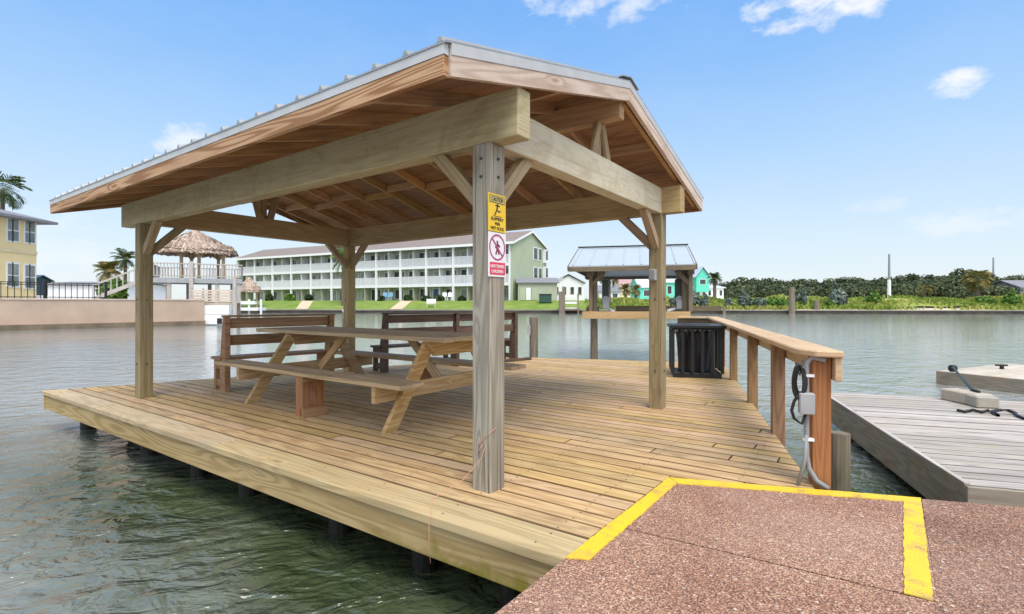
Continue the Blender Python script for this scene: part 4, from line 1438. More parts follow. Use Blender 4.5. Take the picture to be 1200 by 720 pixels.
mb = MB(); mb.bar(P(709, 361, YL + .4), P(720, 366.5, YL), .05, .05); mb.bar(P(781, 364, YL), P(792, 359, YL + .5), .05, .05); mb.build('bracket', M['white'], bl)
x0, x1 = P(671, 0, YL - .4).x, P(816.5, 0, YL - .4).x
ezl = P(0, 310.5, YL - .4).z
yr = (YL - .4 + YB + .5) / 2; rzl = P(0, 290, yr).z
mb = MB()
for ya in (YL - .4, YB + .5):
    mb.extrude([V(x0, ya, ezl), V(x0, yr, rzl), V(x0, yr, rzl - .05), V(x0, ya, ezl - .05)], (0, 0, 0), V(x1 - x0, 0, 0))
rf = mb.build('roof', M['liftroof'], bl)
mb = MB()
for ya in (YL - .4, YB + .5):
    sg = -1 if ya < yr else 1
    mb.bar((x0 - .01, ya + sg * .025, ezl - .09), (x1 + .01, ya + sg * .025, ezl - .085), .04, .115)
for xx in (x0 - .02, x1 + .02):
    for ya in (YL - .4, YB + .5):
        mb.bar((xx, ya, ezl - .07), (xx, yr, rzl - .07), .035, .12)
mb.build('fascia', M['liftwood'], rf)
mb = MB()
xx = x0 + .1
while xx < x1:
    for ya in (YL - .4, YB + .5):
        mb.bar((xx, ya, ezl + .012), (xx, yr, rzl + .012), .03, .02)
    xx += .42
mb.build('ribs', M['liftroof'], rf)
mb = MB(); mb.bar((x0 - .02, yr, rzl + .035), (x1 + .02, yr, rzl + .035), .14, .03); mb.build('ridge_cap', M['iron'], rf)
mb = MB()
for xx in (x1 - .05, x0 + .02):
    mb.extrude([V(xx, YL - .3, ezl - .07), V(xx, YB + .4, ezl - .07), V(xx, yr, rzl - .09)], (0, 0, 0), V(.03, 0, 0))
mb.build('gable', M['liftwood'], rf)


bl.rotation_euler.z = R(-14)

# ------------------------------------------------------------------ foliage builders
def quads_mesh(name, C, A, B, rnd, mat, parent=None, origin=(0, 0, 0)):
    """one quad per centre: corners C +-A +-B"""
    n = len(C)
    v = np.empty((n, 4, 3)); v[:, 0] = C - A - B; v[:, 1] = C + A - B; v[:, 2] = C + A + B; v[:, 3] = C - A + B
    v = v.reshape(-1, 3) - np.array(origin)
    me = bpy.data.meshes.new(name)
    me.vertices.add(n * 4); me.vertices.foreach_set('co', v.ravel())
    me.loops.add(n * 4); me.loops.foreach_set('vertex_index', np.arange(n * 4))
    me.polygons.add(n); me.polygons.foreach_set('loop_start', np.arange(n) * 4)
    me.polygons.foreach_set('loop_total', np.full(n, 4))
    me.update(calc_edges=True)
    at = me.attributes.new('rnd', 'FLOAT', 'FACE'); at.data.foreach_set('value', np.clip(rnd, 0, 1).astype(np.float32))
    me.materials.append(mat)
    o = bpy.data.objects.new(name, me); COL.objects.link(o)
    if parent is not None: o.parent = parent
    else: o.location = origin
    return o


def rand_dirs(n):
    d = rng.normal(size=(n, 3)); return d / np.linalg.norm(d, axis=1)[:, None]


def leaf_cloud(lobes, n, size, elong=1.6):
    """points in a union of ellipsoids (x,y,z,rx,ry,rz), denser near the surface"""
    w = np.array([l[3] * l[4] * l[5] for l in lobes]) ** .67; w /= w.sum()
    idx = rng.choice(len(lobes), n, p=w)
    Lb = np.array(lobes)[idx]
    d = rand_dirs(n); r = rng.uniform(.35, 1, n) ** .45
    C = Lb[:, :3] + d * Lb[:, 3:] * r[:, None] * (1 + rng.normal(0, .07, n))[:, None]
    N_ = d + rand_dirs(n) * .75; N_ /= np.linalg.norm(N_, axis=1)[:, None]     # leaves face outwards, loosely
    A = np.cross(N_, rand_dirs(n)); A /= np.linalg.norm(A, axis=1)[:, None]
    B = np.cross(N_, A)
    s = size * rng.uniform(.55, 1.3, n)
    lob = rng.uniform(-.22, .22, len(lobes))[idx]
    rnd = rng.uniform(0, .8, n) + lob + .1
    return C, A * (s * elong / 2)[:, None], B * (s / 2)[:, None], rnd


def bush(name, label, x, y, z, rx, h, n, size, mat, cat='shrub', group=None, lobes=6, peak=0):
    lb_ = []
    for k in range(lobes):
        a = rng.uniform(0, 6.28); q = rng.uniform(0, .55)
        hh = h * rng.uniform(.55, 1.0)
        lb_.append((x + math.cos(a) * q * rx, y + math.sin(a) * q * rx, z + hh * .48, rx * rng.uniform(.4, .62), rx * rng.uniform(.4, .62), hh * .52))
    if peak: lb_.append((x + rng.uniform(-.1, .1) * rx, y, z + h * .6, rx * .26, rx * .26, h * .62 * peak))
    C, A, B, r_ = leaf_cloud(lb_, n, size)
    C[:, 2] = np.maximum(C[:, 2], z - .05)
    t = thing(name, label, cat, (x, y, z), group)
    quads_mesh('foliage', C, A, B, r_, M[mat], t, (x, y, z))
    mb = MB()
    for k in range(5):
        a = k * 1.257 + .3
        mb.tube([(x, y, z - .1), (x + math.cos(a) * rx * .25, y + math.sin(a) * rx * .25, z + h * .35), (x + math.cos(a) * rx * .45, y + math.sin(a) * rx * .45, z + h * .6)], [.05 * h ** .5, .035 * h ** .5, .012], 5)
    mb.build('stem', M['trunk'], t)
    return t


def palm(name, label, x, y, z, h, cr, mat='leaf_palm', nf=34, droop=1.0, group=None, fan=False, tr=.16, lean=(0, 0)):
    t = thing(name, label, 'palm tree', (x, y, z), group)
    top = Vector((x + lean[0], y + lean[1], z + h))
    mb = MB(); mb.tube([(x, y, z - .2), ((x + top.x) / 2 + lean[0] * .1, (y + top.y) / 2, z + h / 2), top], [tr * 1.25, tr, tr * .85], 10)
    mb.build('trunk', M['trunk'], t)
    C, A, B, rn_ = [], [], [], []
    for k in range(nf):
        az = k * 2.39996; e0 = math.radians(random.uniform(-35, 78)) if k > 4 else R(80)
        ln = cr * random.uniform(.8, 1.1)
        p = top.copy(); el = e0
        dirh = Vector((math.cos(az), math.sin(az), 0)); side = Vector((-math.sin(az), math.cos(az), 0))
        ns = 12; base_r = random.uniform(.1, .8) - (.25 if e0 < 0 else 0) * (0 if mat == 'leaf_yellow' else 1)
        for s in range(ns):
            f_ = (s + 1) / ns
            d = dirh * math.cos(el) + Vector((0, 0, 1)) * math.sin(el)
            q = p + d * (ln / ns)
            el -= droop * 1.75 / ns * (.4 + f_)
            if fan and f_ < .35: p = q; continue
            ll = cr * (.34 if not fan else .42) * math.sin(math.pi * min(1, .12 + .9 * f_)) ** .7 + .03
            for sg in (-1, 1):
                ld = (side * sg * (.8 if not fan else .75) + d * (.75 if not fan else .9) + Vector((0, 0, -.25 - .3 * random.random()))).normalized()
                c = q + ld * ll / 2
                nrm = ld.cross(d).normalized()
                C.append(c); A.append(ld * ll / 2); B.append(d * (ln / ns * .33)); rn_.append(base_r + random.uniform(-.12, .2))
            p = q
    C, A, B = (np.array([tuple(q) for q in X]) for X in (C, A, B))
    quads_mesh('crown', C, A, B, np.array(rn_), M[mat], t, (x, y, z))
    return t


def onground(u, d_in):
    """point on the far shore in photo column u, d_in behind the shore line"""
    k = (u - UC) / F
    a = SHL + snor * d_in
    s = (k * a.y - a.x) / (sdir.x - k * sdir.y)
    p = a + sdir * s
    return V(p.x, p.y, ground_z(s, d_in))


# ------------------------------------------------------------------ far bulkhead
mb = MB(); n = 40; Lsh = (SHR - SHL).length
for k in range(n):
    a, b = shore(Lsh * k / n + .01, -.15), shore(Lsh * (k + 1) / n - .01, -.15)
    mb.bar(a + EZ * -.37, b + EZ * -.37, .3, .70)
mb2 = MB()
for k in range(20):
    a, b = shore(Lsh * k / 20 + .005, -.1), shore(Lsh * (k + 1) / 20 - .005, -.1)
    mb2.bar(a + EZ * .07, b + EZ * .07, .62, .17)
bh = thing('bulkhead', 'long grey timber bulkhead along the far shore', 'seawall', tuple(shore(60, 0)))
mb.build('wall', plain('dark_tidal_bulkhead', (.085, .075, .06), .8, var=.4, vscale=.8), bh)
mb2.build('cap', M['bulkhead'], bh)

# ------------------------------------------------------------------ left bank: pink seawall, fence, yellow house, tiki deck
W0, W1 = V(-38.6, 22.8, 0), V(-23.3, 38.7, 0)
wd_ = (W1 - W0).normalized(); wn = V(-wd_.y, wd_.x, 0)     # inland
WT = 1.45
bank = MB(); bank.prism([xy(p) for p in (W0 + wn * .3 - wd_ * 20, W1 + wn * .3, V(-49, 89, 0), V(-300, 120, 0), V(-300, 10, 0))], -1.6, 1.30)
tag(bank.build('bank', plain('bank_paving', (.42, .40, .36), .9, var=.15, vscale=.4)), kind='structure')
sw = thing('seawall', 'pinkish tan stucco seawall on the left shore under the iron fence', 'seawall', tuple(W1))
mb = MB(); mb.bar(W0 - wd_ * 14 + wn * .2 + EZ * .38, W1 + wn * .2 + EZ * .38, .4, 2.05); mb.build('wall', M['pinkwall'], sw)
mb = MB(); mb.bar(W0 - wd_ * 14 + wn * .2 + EZ * (WT - .02), W1 + wd_ * .03 + wn * .2 + EZ * (WT - .02), .5, .09); mb.build('cap', plain('wall_cap', (.58, .47, .40), .8), sw)
mb = MB(); mb.bar(W0 - wd_ * 14 - wn * .1 + EZ * -.40, W1 - wn * .1 + EZ * -.40, .3, .50); mb.build('footing', M['wallfoot'], sw)
mb = MB(); mb.bar(W0 - wd_ * 14 - wn * .1 + EZ * -.12, W1 - wn * .1 + EZ * -.12, .22, .06); mb.build('ledge', M['pinkwall'], sw)
# iron fence
fe0, fe1 = W0 - wd_ * 2 + wn * .9, None
kx = (124 - UC) / F
s_ = (kx * (W0 + wn * .9).y - (W0 + wn * .9).x) / (wd_.x - kx * wd_.y)
fe1 = W0 + wn * .9 + wd_ * s_
fc = thing('iron_fence', 'black iron picket fence standing on the pink seawall', 'fence', tuple(fe1 + EZ * WT))
Lf = (fe1 - fe0).length
mb = MB()
k = 0.0
while k < Lf:
    p = fe0 + wd_ * k; mb.bar(p + EZ * (WT - .1), p + EZ * (WT + 1.08), .03, .03); k += .30
mb.build('pickets', M['iron'], fc)
mb = MB()
for zz in (WT + .12, WT + .92, WT + 1.05): mb.bar(fe0 + EZ * zz, fe1 + EZ * zz, .045, .05)
mb.build('rails', M['iron'], fc)
k = 0.0
while k <= Lf + .1:
    p = fe1 - wd_ * k; mb = MB(); mb.bar(p + EZ * (WT - .2), p + EZ * (WT + 1.2), .11, .11); mb.build('post', M['iron'], fc); k += 3.1

# yellow house
yh = thing('house', 'two storey yellow house with grey hip roof at the left edge', 'house', (-50, 42, 1.3))
hx, hy0, hy1 = -45.2, 33.0, 48.6
hz1 = P(0, 259, 48.6).z
mb = MB(); mb.aabb(-58, hx, hy0, hy1, 1.2, hz1); mb.build('wall', M['yellowwall'], yh)
ov = 1.1; rh = 2.1
mb = MB()
a, b, c, d = V(-58 - ov, hy0 - ov, hz1), V(hx + ov, hy0 - ov, hz1), V(hx + ov, hy1 + ov, hz1), V(-58 - ov, hy1 + ov, hz1)
r0, r1 = V(-51.6, hy0 + 6, hz1 + rh), V(-51.6, hy1 - 6, hz1 + rh)
mb.face([b, c, r1, r0]); mb.face([c, d, r1]); mb.face([d, a, r0, r1]); mb.face([a, b, r0])
mb.face([d - EZ * .22, c - EZ * .22, b - EZ * .22, a - EZ * .22])
for p, q in ((a, b), (b, c), (c, d), (d, a)): mb.face([p - EZ * .22, q - EZ * .22, q, p])
mb.build('roof', M['greyroof'], yh)
mb = MB(); mb.aabb(hx, hx + .08, hy0, hy1 + .02, P(0, 298, 48).z, P(0, 294.5, 48).z); mb.build('belt_course', plain('yellow_trim', (.80, .66, .42), .8), yh)
for (u0, u1) in ((8.5, 13.5), (15, 21), (29, 33.5), (35, 40)):
    for (va, vb) in ((257, 282), (309, 335)):
        def yat(u): return hx / ((u - UC) / F)
        ya, yb = yat(u0), yat(u1)
        ym = (ya + yb) / 2
        zt_, zb2 = P(0, va + (u0 - 8) * .10, ym).z, P(0, vb + (u0 - 8) * .10, ym).z
        mb = MB(); mb.aabb(hx - .02, hx + .06, ya - .12, yb + .12, zb2 - .12, zt_ + .15); fr = mb.build('window', M['white'], yh)
        zm = zb2 + (zt_ - zb2) * .48
        mb = MB(); mb.aabb(hx + .0, hx + .075, ya, yb, zb2, zm - .05); mb.build('pane', M['housepane'], fr)
        mb = MB(); mb.aabb(hx + .0, hx + .075, ya, yb, zm + .05, zt_); mb.build('pane', M['curtain'], fr)

# tiki deck
TY = 43.0
tkc = P(229, 0, TY + 2.6)
tk = thing('tiki_deck', 'raised timber deck with a thatched hut roof above the seawall', 'deck', (tkc.x, TY, 1.3))
dx0, dx1 = P(178, 0, TY).x, P(274, 0, TY).x
dzf = P(0, 326, TY).z; rtop = P(0, 308.8, TY).z
dyb = TY + 6.5
greyw = wood('grey_deck_timber', (.50, .47, .43), (.30, .275, .25), vary=.2)
mb = MB(); mb.aabb(dx0, dx1, TY, dyb, dzf - .32, dzf); mb.build('platform', greyw, tk)
mb = MB(); mb.aabb(dx0 - .05, dx1 + .05, TY - .06, TY - .005, dzf - .40, dzf + .02); mb.build('platform_edge', plain('grey_edge', (.36, .38, .39), .7), tk)
mb = MB()
for (xa, ya, xb, yb) in ((dx0, TY, dx1, TY), (dx1, TY, dx1, dyb), (dx0, dyb, dx1, dyb), (dx0, TY + 2, dx0, dyb)):
    mb.bar((xa, ya, rtop), (xb, yb, rtop), .16, .08); mb.bar((xa, ya, dzf + .18), (xb, yb, dzf + .18), .08, .08)
    ll = math.hypot(xb - xa, yb - ya); nn = int(ll / .23)
    for k in range(nn + 1):
        f_ = k / nn; mb.bar((xa + (xb - xa) * f_, ya + (yb - ya) * f_, dzf + .16), (xa + (xb - xa) * f_, ya + (yb - ya) * f_, rtop), .07, .07, up=(0, 1, 0))
mb.build('railing', greyw, tk)
for u, y in ((181, TY + .2), (199, TY + .2), (221.5, TY - .12), (248, TY + .2), (271, TY + .2), (190, TY + 5), (212, TY + 5), (236, TY + 5), (262, TY + 5)):
    x = P(u, 0, TY).x
    mb = MB(); mb.bar((x, y, 1.2), (x, y, dzf - .01 if u not in (221.5,) else rtop + .2), .30, .30, up=(0, 1, 0)); mb.build('post', greyw, tk)
thz = P(0, 293.5, TY + 2.6).z; apz = P(0, 274.0, TY + 2.6).z; tr_ = (P(279, 0, TY + 2.6).x - P(181.5, 0, TY + 2.6).x) / 2
for u, y in ((219, TY + 1.0), (237, TY + .8), (262, TY + 1.0), (226, TY + 3.7), (255, TY + 3.7)):
    x = P(u, 0, TY + 1).x
    mb = MB(); mb.cyl((x, y, dzf - .02), (x, y, thz + .5), .15, .12, 8)
    for sg in (-1, 1): mb.bar((x, y, thz - .8), (x + sg * .8, y, thz + .25), .12, .12, up=(0, 1, 0))
    mb.build('hut_post', M['brace'], tk)


def thatch_cone(cx, cy, z0, z1, rad, n, size, parent, origin, flat=.15, sy=.75):
    # layered straw: quads lying down the slope + a shaggy fringe
    a = rng.uniform(0, 2 * np.pi, n); t = np.sqrt(rng.uniform(flat ** 2, 1.04, n))
    z = z0 + (z1 - z0) * (1 - (t - flat) / (1 - flat)) + rng.normal(0, .05, n)
    C = np.stack([cx + np.cos(a) * rad * t, cy + np.sin(a) * rad * t * sy, z], 1)
    down = np.stack([np.cos(a) * rad, np.sin(a) * rad * sy, np.full(n, -(z1 - z0) / (1 - flat))], 1)
    down += rng.normal(0, .25, (n, 3)); fr = t > .94; down[fr, 2] -= 2.2
    down /= np.linalg.norm(down, axis=1)[:, None]
    sd_ = np.stack([-np.sin(a), np.cos(a), rng.normal(0, .3, n)], 1); sd_ /= np.linalg.norm(sd_, axis=1)[:, None]
    rn_ = rng.uniform(.1, 1, n) - fr * .15
    quads_mesh('thatch_roof', C, down * (size * .9), sd_ * (size * .16), rn_, M['thatch'], parent, origin)


HX, HYc = tkc.x + 1.15, TY + 2.3
tr_ *= .84
thatch_cone(HX, HYc, thz, apz, tr_, 9000, .5, tk, (tkc.x, TY, 1.3))
core = MB(); nn = 24
for k in range(nn):
    a, b = 2 * math.pi * k / nn, 2 * math.pi * (k + 1) / nn
    core.face([(HX + math.cos(a) * tr_ * .96, HYc + math.sin(a) * tr_ * .72, thz), (HX + math.cos(b) * tr_ * .96, HYc + math.sin(b) * tr_ * .72, thz), (HX + math.cos(b) * tr_ * .12, HYc + math.sin(b) * tr_ * .1, apz - .1), (HX + math.cos(a) * tr_ * .12, HYc + math.sin(a) * tr_ * .1, apz - .1)], rnd=.35)
core.face([(HX + math.cos(2 * math.pi * k / nn) * tr_ * .12, HYc + math.sin(2 * math.pi * k / nn) * tr_ * .1, apz - .1) for k in range(nn)], rnd=.5)
core.build('roof_core', M['thatch'], tk)
# the deck stands obliquely to the view
tk.rotation_euler.z = R(27)
# stairs down to the left
mb = MB()
p, q = P(176, 315, TY + .5), P(133, 336, TY + .5)
mb.bar(p, q, .10, .12); mb.bar(p - EZ * 1.1, q - EZ * 1.1, .12, .30)
for k in range(9):
    f_ = k / 8; r_ = p + (q - p) * f_; mb.bar(r_ - EZ * 1.1, r_, .08, .08, up=(0, 1, 0))
mb.build('stairs', greyw, tk)
# slatted screen and white bulkhead right of the pink wall
ss = thing('slat_screen', 'horizontal slat screen of pale wood below the tiki deck', 'fence', tuple(P(248, 358, 39.6)))
mb = MB()
for k in range(6):
    v = 341 + k * 3.1; mb.bar(P(224, v, 39.4), P(274.5, v, 39.4), .04, .135)
mb.build('slats', wood('pale_slats', (.62, .52, .42), (.45, .36, .28), vary=.2), ss)
for u in (224.5, 238, 256, 274):
    mb = MB(); mb.bar(P(u, 338, 39.5), P(u, 359, 39.5), .10, .10, up=(0, 1, 0)); mb.build('post', greyw, ss)
wb = thing('bulkhead', 'white panelled bulkhead at the right end of the pink seawall', 'seawall', tuple(P(256, 381, 38.9)))
mb = MB(); mb.bar(P(241, 363.2, 39), P(270, 363.2, 39), .4, .70); mb.bar(P(241, 374.5, 39), P(270, 374.5, 39), .44, .72); mb.build('wall', M['white'], wb)
mb = MB(); mb.bar(P(254.5, 376.5, 38.74), P(260, 376.5, 38.74), .05, .42); mb.build('opening', M['black'], wb)
for k, (u, vt, vb, lab) in enumerate(((275.0, 325, 382, 'tall grey pile at the corner of the tiki deck'), (279.5, 326, 372, 'slim brown pile just right of the tall pile by the tiki deck'))):
    c = P(u, vt, 38.5 + k * 8)
    mb = MB(); mb.cyl((c.x, c.y, -1.5), c, .17, .15, 10); tag(mb.build('mooring_pile', greyw if not k else M['pile'], None, origin=(c.x, c.y, WZ)), lab, 'pile')

# small thatched hut and white dock table on the far shore
hp = onground(292, 3.0)
sh = thing('tiki_hut', 'small thatched hut on the lawn near the condominium', 'hut', tuple(hp))
hz_, ha = P(0, 339.5, hp.y).z, P(0, 327.5, hp.y).z
hr = 13 / F * hp.y
thatch_cone(hp.x, hp.y, hz_, ha, hr, 2500, .55, sh, tuple(hp), flat=.2, sy=.9)
mb = MB()
for u in (283, 301):
    x = P(u, 0, hp.y).x; mb.cyl((x, hp.y, hp.z - .2), (x, hp.y, hz_ + .4), .18, .16, 8)
mb.build('post', M['brace'], sh)
ft = thing('fishing_dock', 'small white railed fishing stage at the shore below the little hut', 'dock', tuple(P(292, 368, 84)))
mb = MB(); mb.bar(P(280, 362.4, 85), P(307, 362.4, 85), 3, .5); mb.build('platform', M['white'], ft)
for u in (281, 292, 299, 306):
    mb = MB(); mb.bar(P(u, 351, 84), P(u, 369.5, 84), .25, .25, up=(0, 1, 0)); mb.build('post', M['white'] if u != 299 else M['pile'], ft)
mb = MB(); mb.bar(P(280, 355, 84), P(300, 355, 84), .6, .5); mb.build('table', M['white'], ft)

# ------------------------------------------------------------------ condominium
CR, CL = V(.17, 100, 0), V(-74, 138, 0)
cdv = (CL - CR).normalized(); cnv = V(cdv.y, -cdv.x, 0)
if cnv.y > 0: cnv = -cnv
clen = (CL - CR).length
zB = 1.6
zF = [zB, zB + 3.35, zB + 7.25, 13.36]
cw = 16.4
condo = thing('condominium', 'long three storey sage green condominium with white balconies across the canal', 'building', tuple(CR + EZ * zB))


def cp(s, n, z): return CR + cdv * s - cnv * n + EZ * z      # n: metres behind the column line


def cbox(mb, s0, s1, n0, n1, z0, z1, rnd=None, mi=0):
    mb.box(cp((s0 + s1) / 2, (n0 + n1) / 2, (z0 + z1) / 2), cdv * ((s1 - s0) / 2), cnv * ((n1 - n0) / 2), EZ * ((z1 - z0) / 2), rnd, mi)


rec = 2.0
mb = MB(); cbox(mb, .0, clen, rec, cw, zB - 1, zF[3] - .02); mb.build('wall', M['sage'], condo)
# gable end wall
ap = 16.4
prof = [cp(-.06, -.1, zB - 1), cp(-.06, cw, zB - 1), cp(-.06, cw, zF[3]), cp(-.06, cw * .5, ap - .1), cp(-.06, -.1, zF[3])]
mb = MB(); mb.extrude(prof, (0, 0, 0), cdv * .5); mb.build('gable_wall', M['sagegable'], condo)
prof = [cp(clen, -.1, zB - 1), cp(clen, cw, zB - 1), cp(clen, cw, zF[3]), cp(clen, cw * .5, ap - .1), cp(clen, -.1, zF[3])]
mb = MB(); mb.extrude(prof, (0, 0, 0), cdv * .3); mb.build('gable_wall', M['sagegable'], condo)
mb = MB()
for n0, n1 in ((-.9, cw * .5), (cw + .9, cw * .5)):
    zA = zF[3] - .15 if True else 0
    mb.extrude([cp(-.5, n0, zA), cp(-.5, n1, ap + .05), cp(-.5, n1, ap - .18), cp(-.5, n0, zA - .25)], (0, 0, 0), cdv * (clen + 1.0))
rfc = mb.build('roof', M['shingle'], condo)
mb = MB()
for n0, n1 in ((-.9, cw * .5), (cw + .9, cw * .5)):
    mb.extrude([cp(-.56, n0, zF[3] - .18), cp(-.56, n1, ap + .02), cp(-.56, n1, ap - .42), cp(-.56, n0, zF[3] - .6)], (0, 0, 0), cdv * .055)
cbox(mb, -.5, clen + .5, -.97, -.905, zF[3] - .62, zF[3] - .12)
mb.build('fascia', M['white'], rfc)
nbay = 12; bs = clen / nbay
for fl_ in (1, 2):
    mb = MB(); cbox(mb, .45, clen, -.12, rec - .01, zF[fl_] - .22, zF[fl_] + .22); mb.build('balcony_floor', M['white'], condo)
for k in range(nbay + 1):
    s0 = min(max(k * bs, .65), clen - .2)
    mb = MB(); cbox(mb, s0 - .2, s0 + .2, -.2, .2, zB - .5, zF[3] - .3); mb.build('column', M['white'], condo)
for k in range(nbay):
    for fl_ in (1, 2):
        mb = MB(); s0, s1 = max(k * bs, .65) + .21, (k + 1) * bs - .21
        z0 = zF[fl_] + .23; z1 = zF[fl_] + 2.05
        cbox(mb, s0, s1, -.06, .06, z1 - .14, z1); cbox(mb, s0, s1, -.05, .05, z0, z0 + .12)
        nn = 22
        for q in range(nn):
            c = s0 + (s1 - s0) * (q + .5) / nn
            cbox(mb, c - .095, c + .095, -.03, .03, z0 + .12, z1 - .14)
        mb.build('balcony_rail', M['rail_white'], condo)
    for fl_ in (0, 1, 2):
        z0 = zF[fl_] + (.23 if fl_ else .05); z1 = zF[fl_ + 1] - (.22 if fl_ < 2 else .7)
        # partition wall between units and an intermediate post
        mb = MB(); cbox(mb, k * bs + .62 + bs * .42, k * bs + .62 + bs * .42 + .16, .1, rec - .01, z0, z1); mb.build('partition', M['white'] if fl_ else M['sage'], condo)
        # door-sized glazing, different in every unit
        a = k * bs + bs * (.07 if (k + fl_) % 2 else .52); wdt = bs * random.uniform(.36, .42)
        mb = MB(); cbox(mb, a - .15, a + wdt + .15, rec - .08, rec - .004, z0, z1 - .25); fr = mb.build('window', M['white'], condo)
        mb = MB(); gm = random.choice(['glass', 'glass', 'glass', 'curtain'] + (['blueglass'] if fl_ == 0 and k == 2 else []))
        if fl_ == 0 and k == 2: gm = 'blueglass'
        cbox(mb, a, a + wdt * .48, rec - .10, rec - .082, z0 + .1, z1 - .38); cbox(mb, a + wdt * .52, a + wdt, rec - .10, rec - .082, z0 + .1, z1 - .38)
        mb.build('pane', M[gm], fr)
        b = k * bs + bs * (.58 if (k + fl_) % 2 else .12)
        mb = MB(); cbox(mb, b - .1, b + 2.3, rec - .08, rec - .004, z0 + .5, z1 - .4); fr = mb.build('window', M['white'], condo)
        mb = MB(); cbox(mb, b, b + 2.2, rec - .10, rec - .082, z0 + .6, z1 - .5); mb.build('pane', M[random.choice(['glass', 'curtain'])], fr)
# windows on the gable end
for (n0, n1) in ((9.6, 11.2), (12.2, 13.5)):
    for (za, zb3) in ((6.7, 8.8), (10.6, 13.0)):
        mb = MB(); mb.box(cp(-.10, (n0 + n1) / 2, (za + zb3) / 2), cdv * .05, cnv * ((n1 - n0) / 2 + .15), EZ * ((zb3 - za) / 2 + .18)); fr = mb.build('window', M['white'], condo)
        mb = MB(); mb.box(cp(-.16, (n0 + n1) / 2, (za + zb3) / 2), cdv * .015, cnv * ((n1 - n0) / 2), EZ * ((zb3 - za) / 2)); mb.build('pane', M['glass'], fr)
mb = MB()
for (n0, z0) in ((14.6, 6.4), (14.6, 10.2)): mb.box(cp(-.35, 15.3, z0 + 1.4), cdv * .3, cnv * .8, EZ * 1.5)
mb.build('bay', M['white'], condo)
mb = MB()
for z0 in (6.4, 10.2): mb.box(cp(-.67, 15.3, z0 + 1.6), cdv * .015, cnv * .5, EZ * 1.0)
mb.build('pane', M['glass'], condo)


# ------------------------------------------------------------------ other far buildings
def gable_house(name, label, u0, u1, vb, ve, vr, Y, wallm, roofm, depth=8, ridge='x', windows=3, cat='house', ov=.4):
    a, b = P(u0, vb, Y), P(u1, vb, Y)
    z0, ze_, zr_ = a.z, P(0, ve, Y).z, P(0, vr, Y).z
    t = thing(name, label, cat, ((a.x + b.x) / 2, Y, z0))
    mb = MB(); mb.aabb(a.x, b.x, Y, Y + depth, z0 - 1, ze_)
    xm, ym = (a.x + b.x) / 2, Y + depth / 2
    if ridge == 'y':
        mb.extrude([V(a.x, Y, ze_), V(b.x, Y, ze_), V(xm, Y, zr_ - .1)], (0, 0, 0), V(0, depth, 0))
    else:
        mb.extrude([V(a.x, Y, ze_), V(a.x, Y + depth, ze_), V(a.x, ym, zr_ - .1)], (0, 0, 0), V(b.x - a.x, 0, 0))
    mb.build('wall', M[wallm], t)
    mb = MB(); th = .18
    if ridge == 'y':
        for xs, sg in ((a.x, -1), (b.x, 1)):
            mb.extrude([V(xs + sg * ov, Y - ov, ze_ - .1), V(xm, Y - ov, zr_ + .1), V(xm, Y - ov, zr_ + .1 + th), V(xs + sg * ov, Y - ov, ze_ - .1 + th)], (0, 0, 0), V(0, depth + 2 * ov, 0))
    else:
        for ys, sg in ((Y, -1), (Y + depth, 1)):
            mb.extrude([V(a.x - ov, ys + sg * ov, ze_ - .1), V(a.x - ov, ym, zr_ + .1), V(a.x - ov, ym, zr_ + .1 + th), V(a.x - ov, ys + sg * ov, ze_ - .1 + th)], (0, 0, 0), V(b.x - a.x + 2 * ov, 0, 0))
    mb.build('roof', M[roofm], t)
    for k in range(windows):
        f_ = (k + .5) / windows; x = a.x + (b.x - a.x) * f_; w_ = (b.x - a.x) / windows * .22
        zc = z0 + (ze_ - z0) * .55; hh = (ze_ - z0) * .22
        mb = MB(); mb.aabb(x - w_ - .1, x + w_ + .1, Y - .06, Y - .004, zc - hh - .1, zc + hh + .1); fr = mb.build('window', M['white'], t)
        mb = MB(); mb.aabb(x - w_, x + w_, Y - .09, Y - .064, zc - hh, zc + hh); mb.build('pane', M['glass'], fr)
    return t


an = gable_house('garage', 'low sage green garage wing with white doors beside the condominium', 607, 653, 351, 331.5, 326, 98, 'sage', 'greyroof', 9, 'x', 0, 'garage')
for (u0, u1) in ((609.5, 615.5), (616.5, 622), (623, 629.5)):
    a, b = P(u0, 350.5, 97.9), P(u1, 337.5, 97.9)
    mb = MB(); mb.aabb(a.x, b.x, 97.86, 97.99, a.z - .2, b.z); mb.build('door', M['white'] if u0 > 612 and u0 < 620 else M['sagegable'], an)
gable_house('house', 'grey gabled house with white porch right of the garage wing', 648, 684, 352, 332, 322.5, 112, 'white', 'greyroof', 12, 'y', 4)
gable_house('house', 'small pale grey house behind the sabal palm seen under the lift roof', 702, 727, 352, 342, 335, 125, 'white', 'greyroof', 9, 'x', 2)
gable_house('house', 'tan house with pink tiled roof seen under the lift roof', 728, 758, 351, 336, 324.5, 135, 'yellowwall', 'pinkroof', 12, 'x', 3)
gable_house('house', 'low turquoise house with pale metal roof left of the gazebo post', 750, 781, 352, 337, 324, 112, 'teal', 'ltroof', 9, 'x', 2)
gable_house('house', 'turquoise house with pale roof seen through the boat lift', 779, 801, 351, 331, 317, 110, 'teal', 'ltroof', 9, 'x', 2)
th_ = gable_house('house', 'tall turquoise gabled house on white columns right of the lift roof', 816, 831, 337, 325, 313.5, 112, 'teal', 'ltroof', 9, 'y', 1)
gable_house('house', 'white porch house beneath the turquoise gable, beside the date palm', 815, 848, 351, 337.5, 335.5, 113.5, 'white', 'ltroof', 9, 'x', 5)
gable_house('house', 'white gabled house among the trees at the far right', 1150, 1172, 345, 335, 328.5, 128, 'white', 'greyroof', 9, 'x', 0)
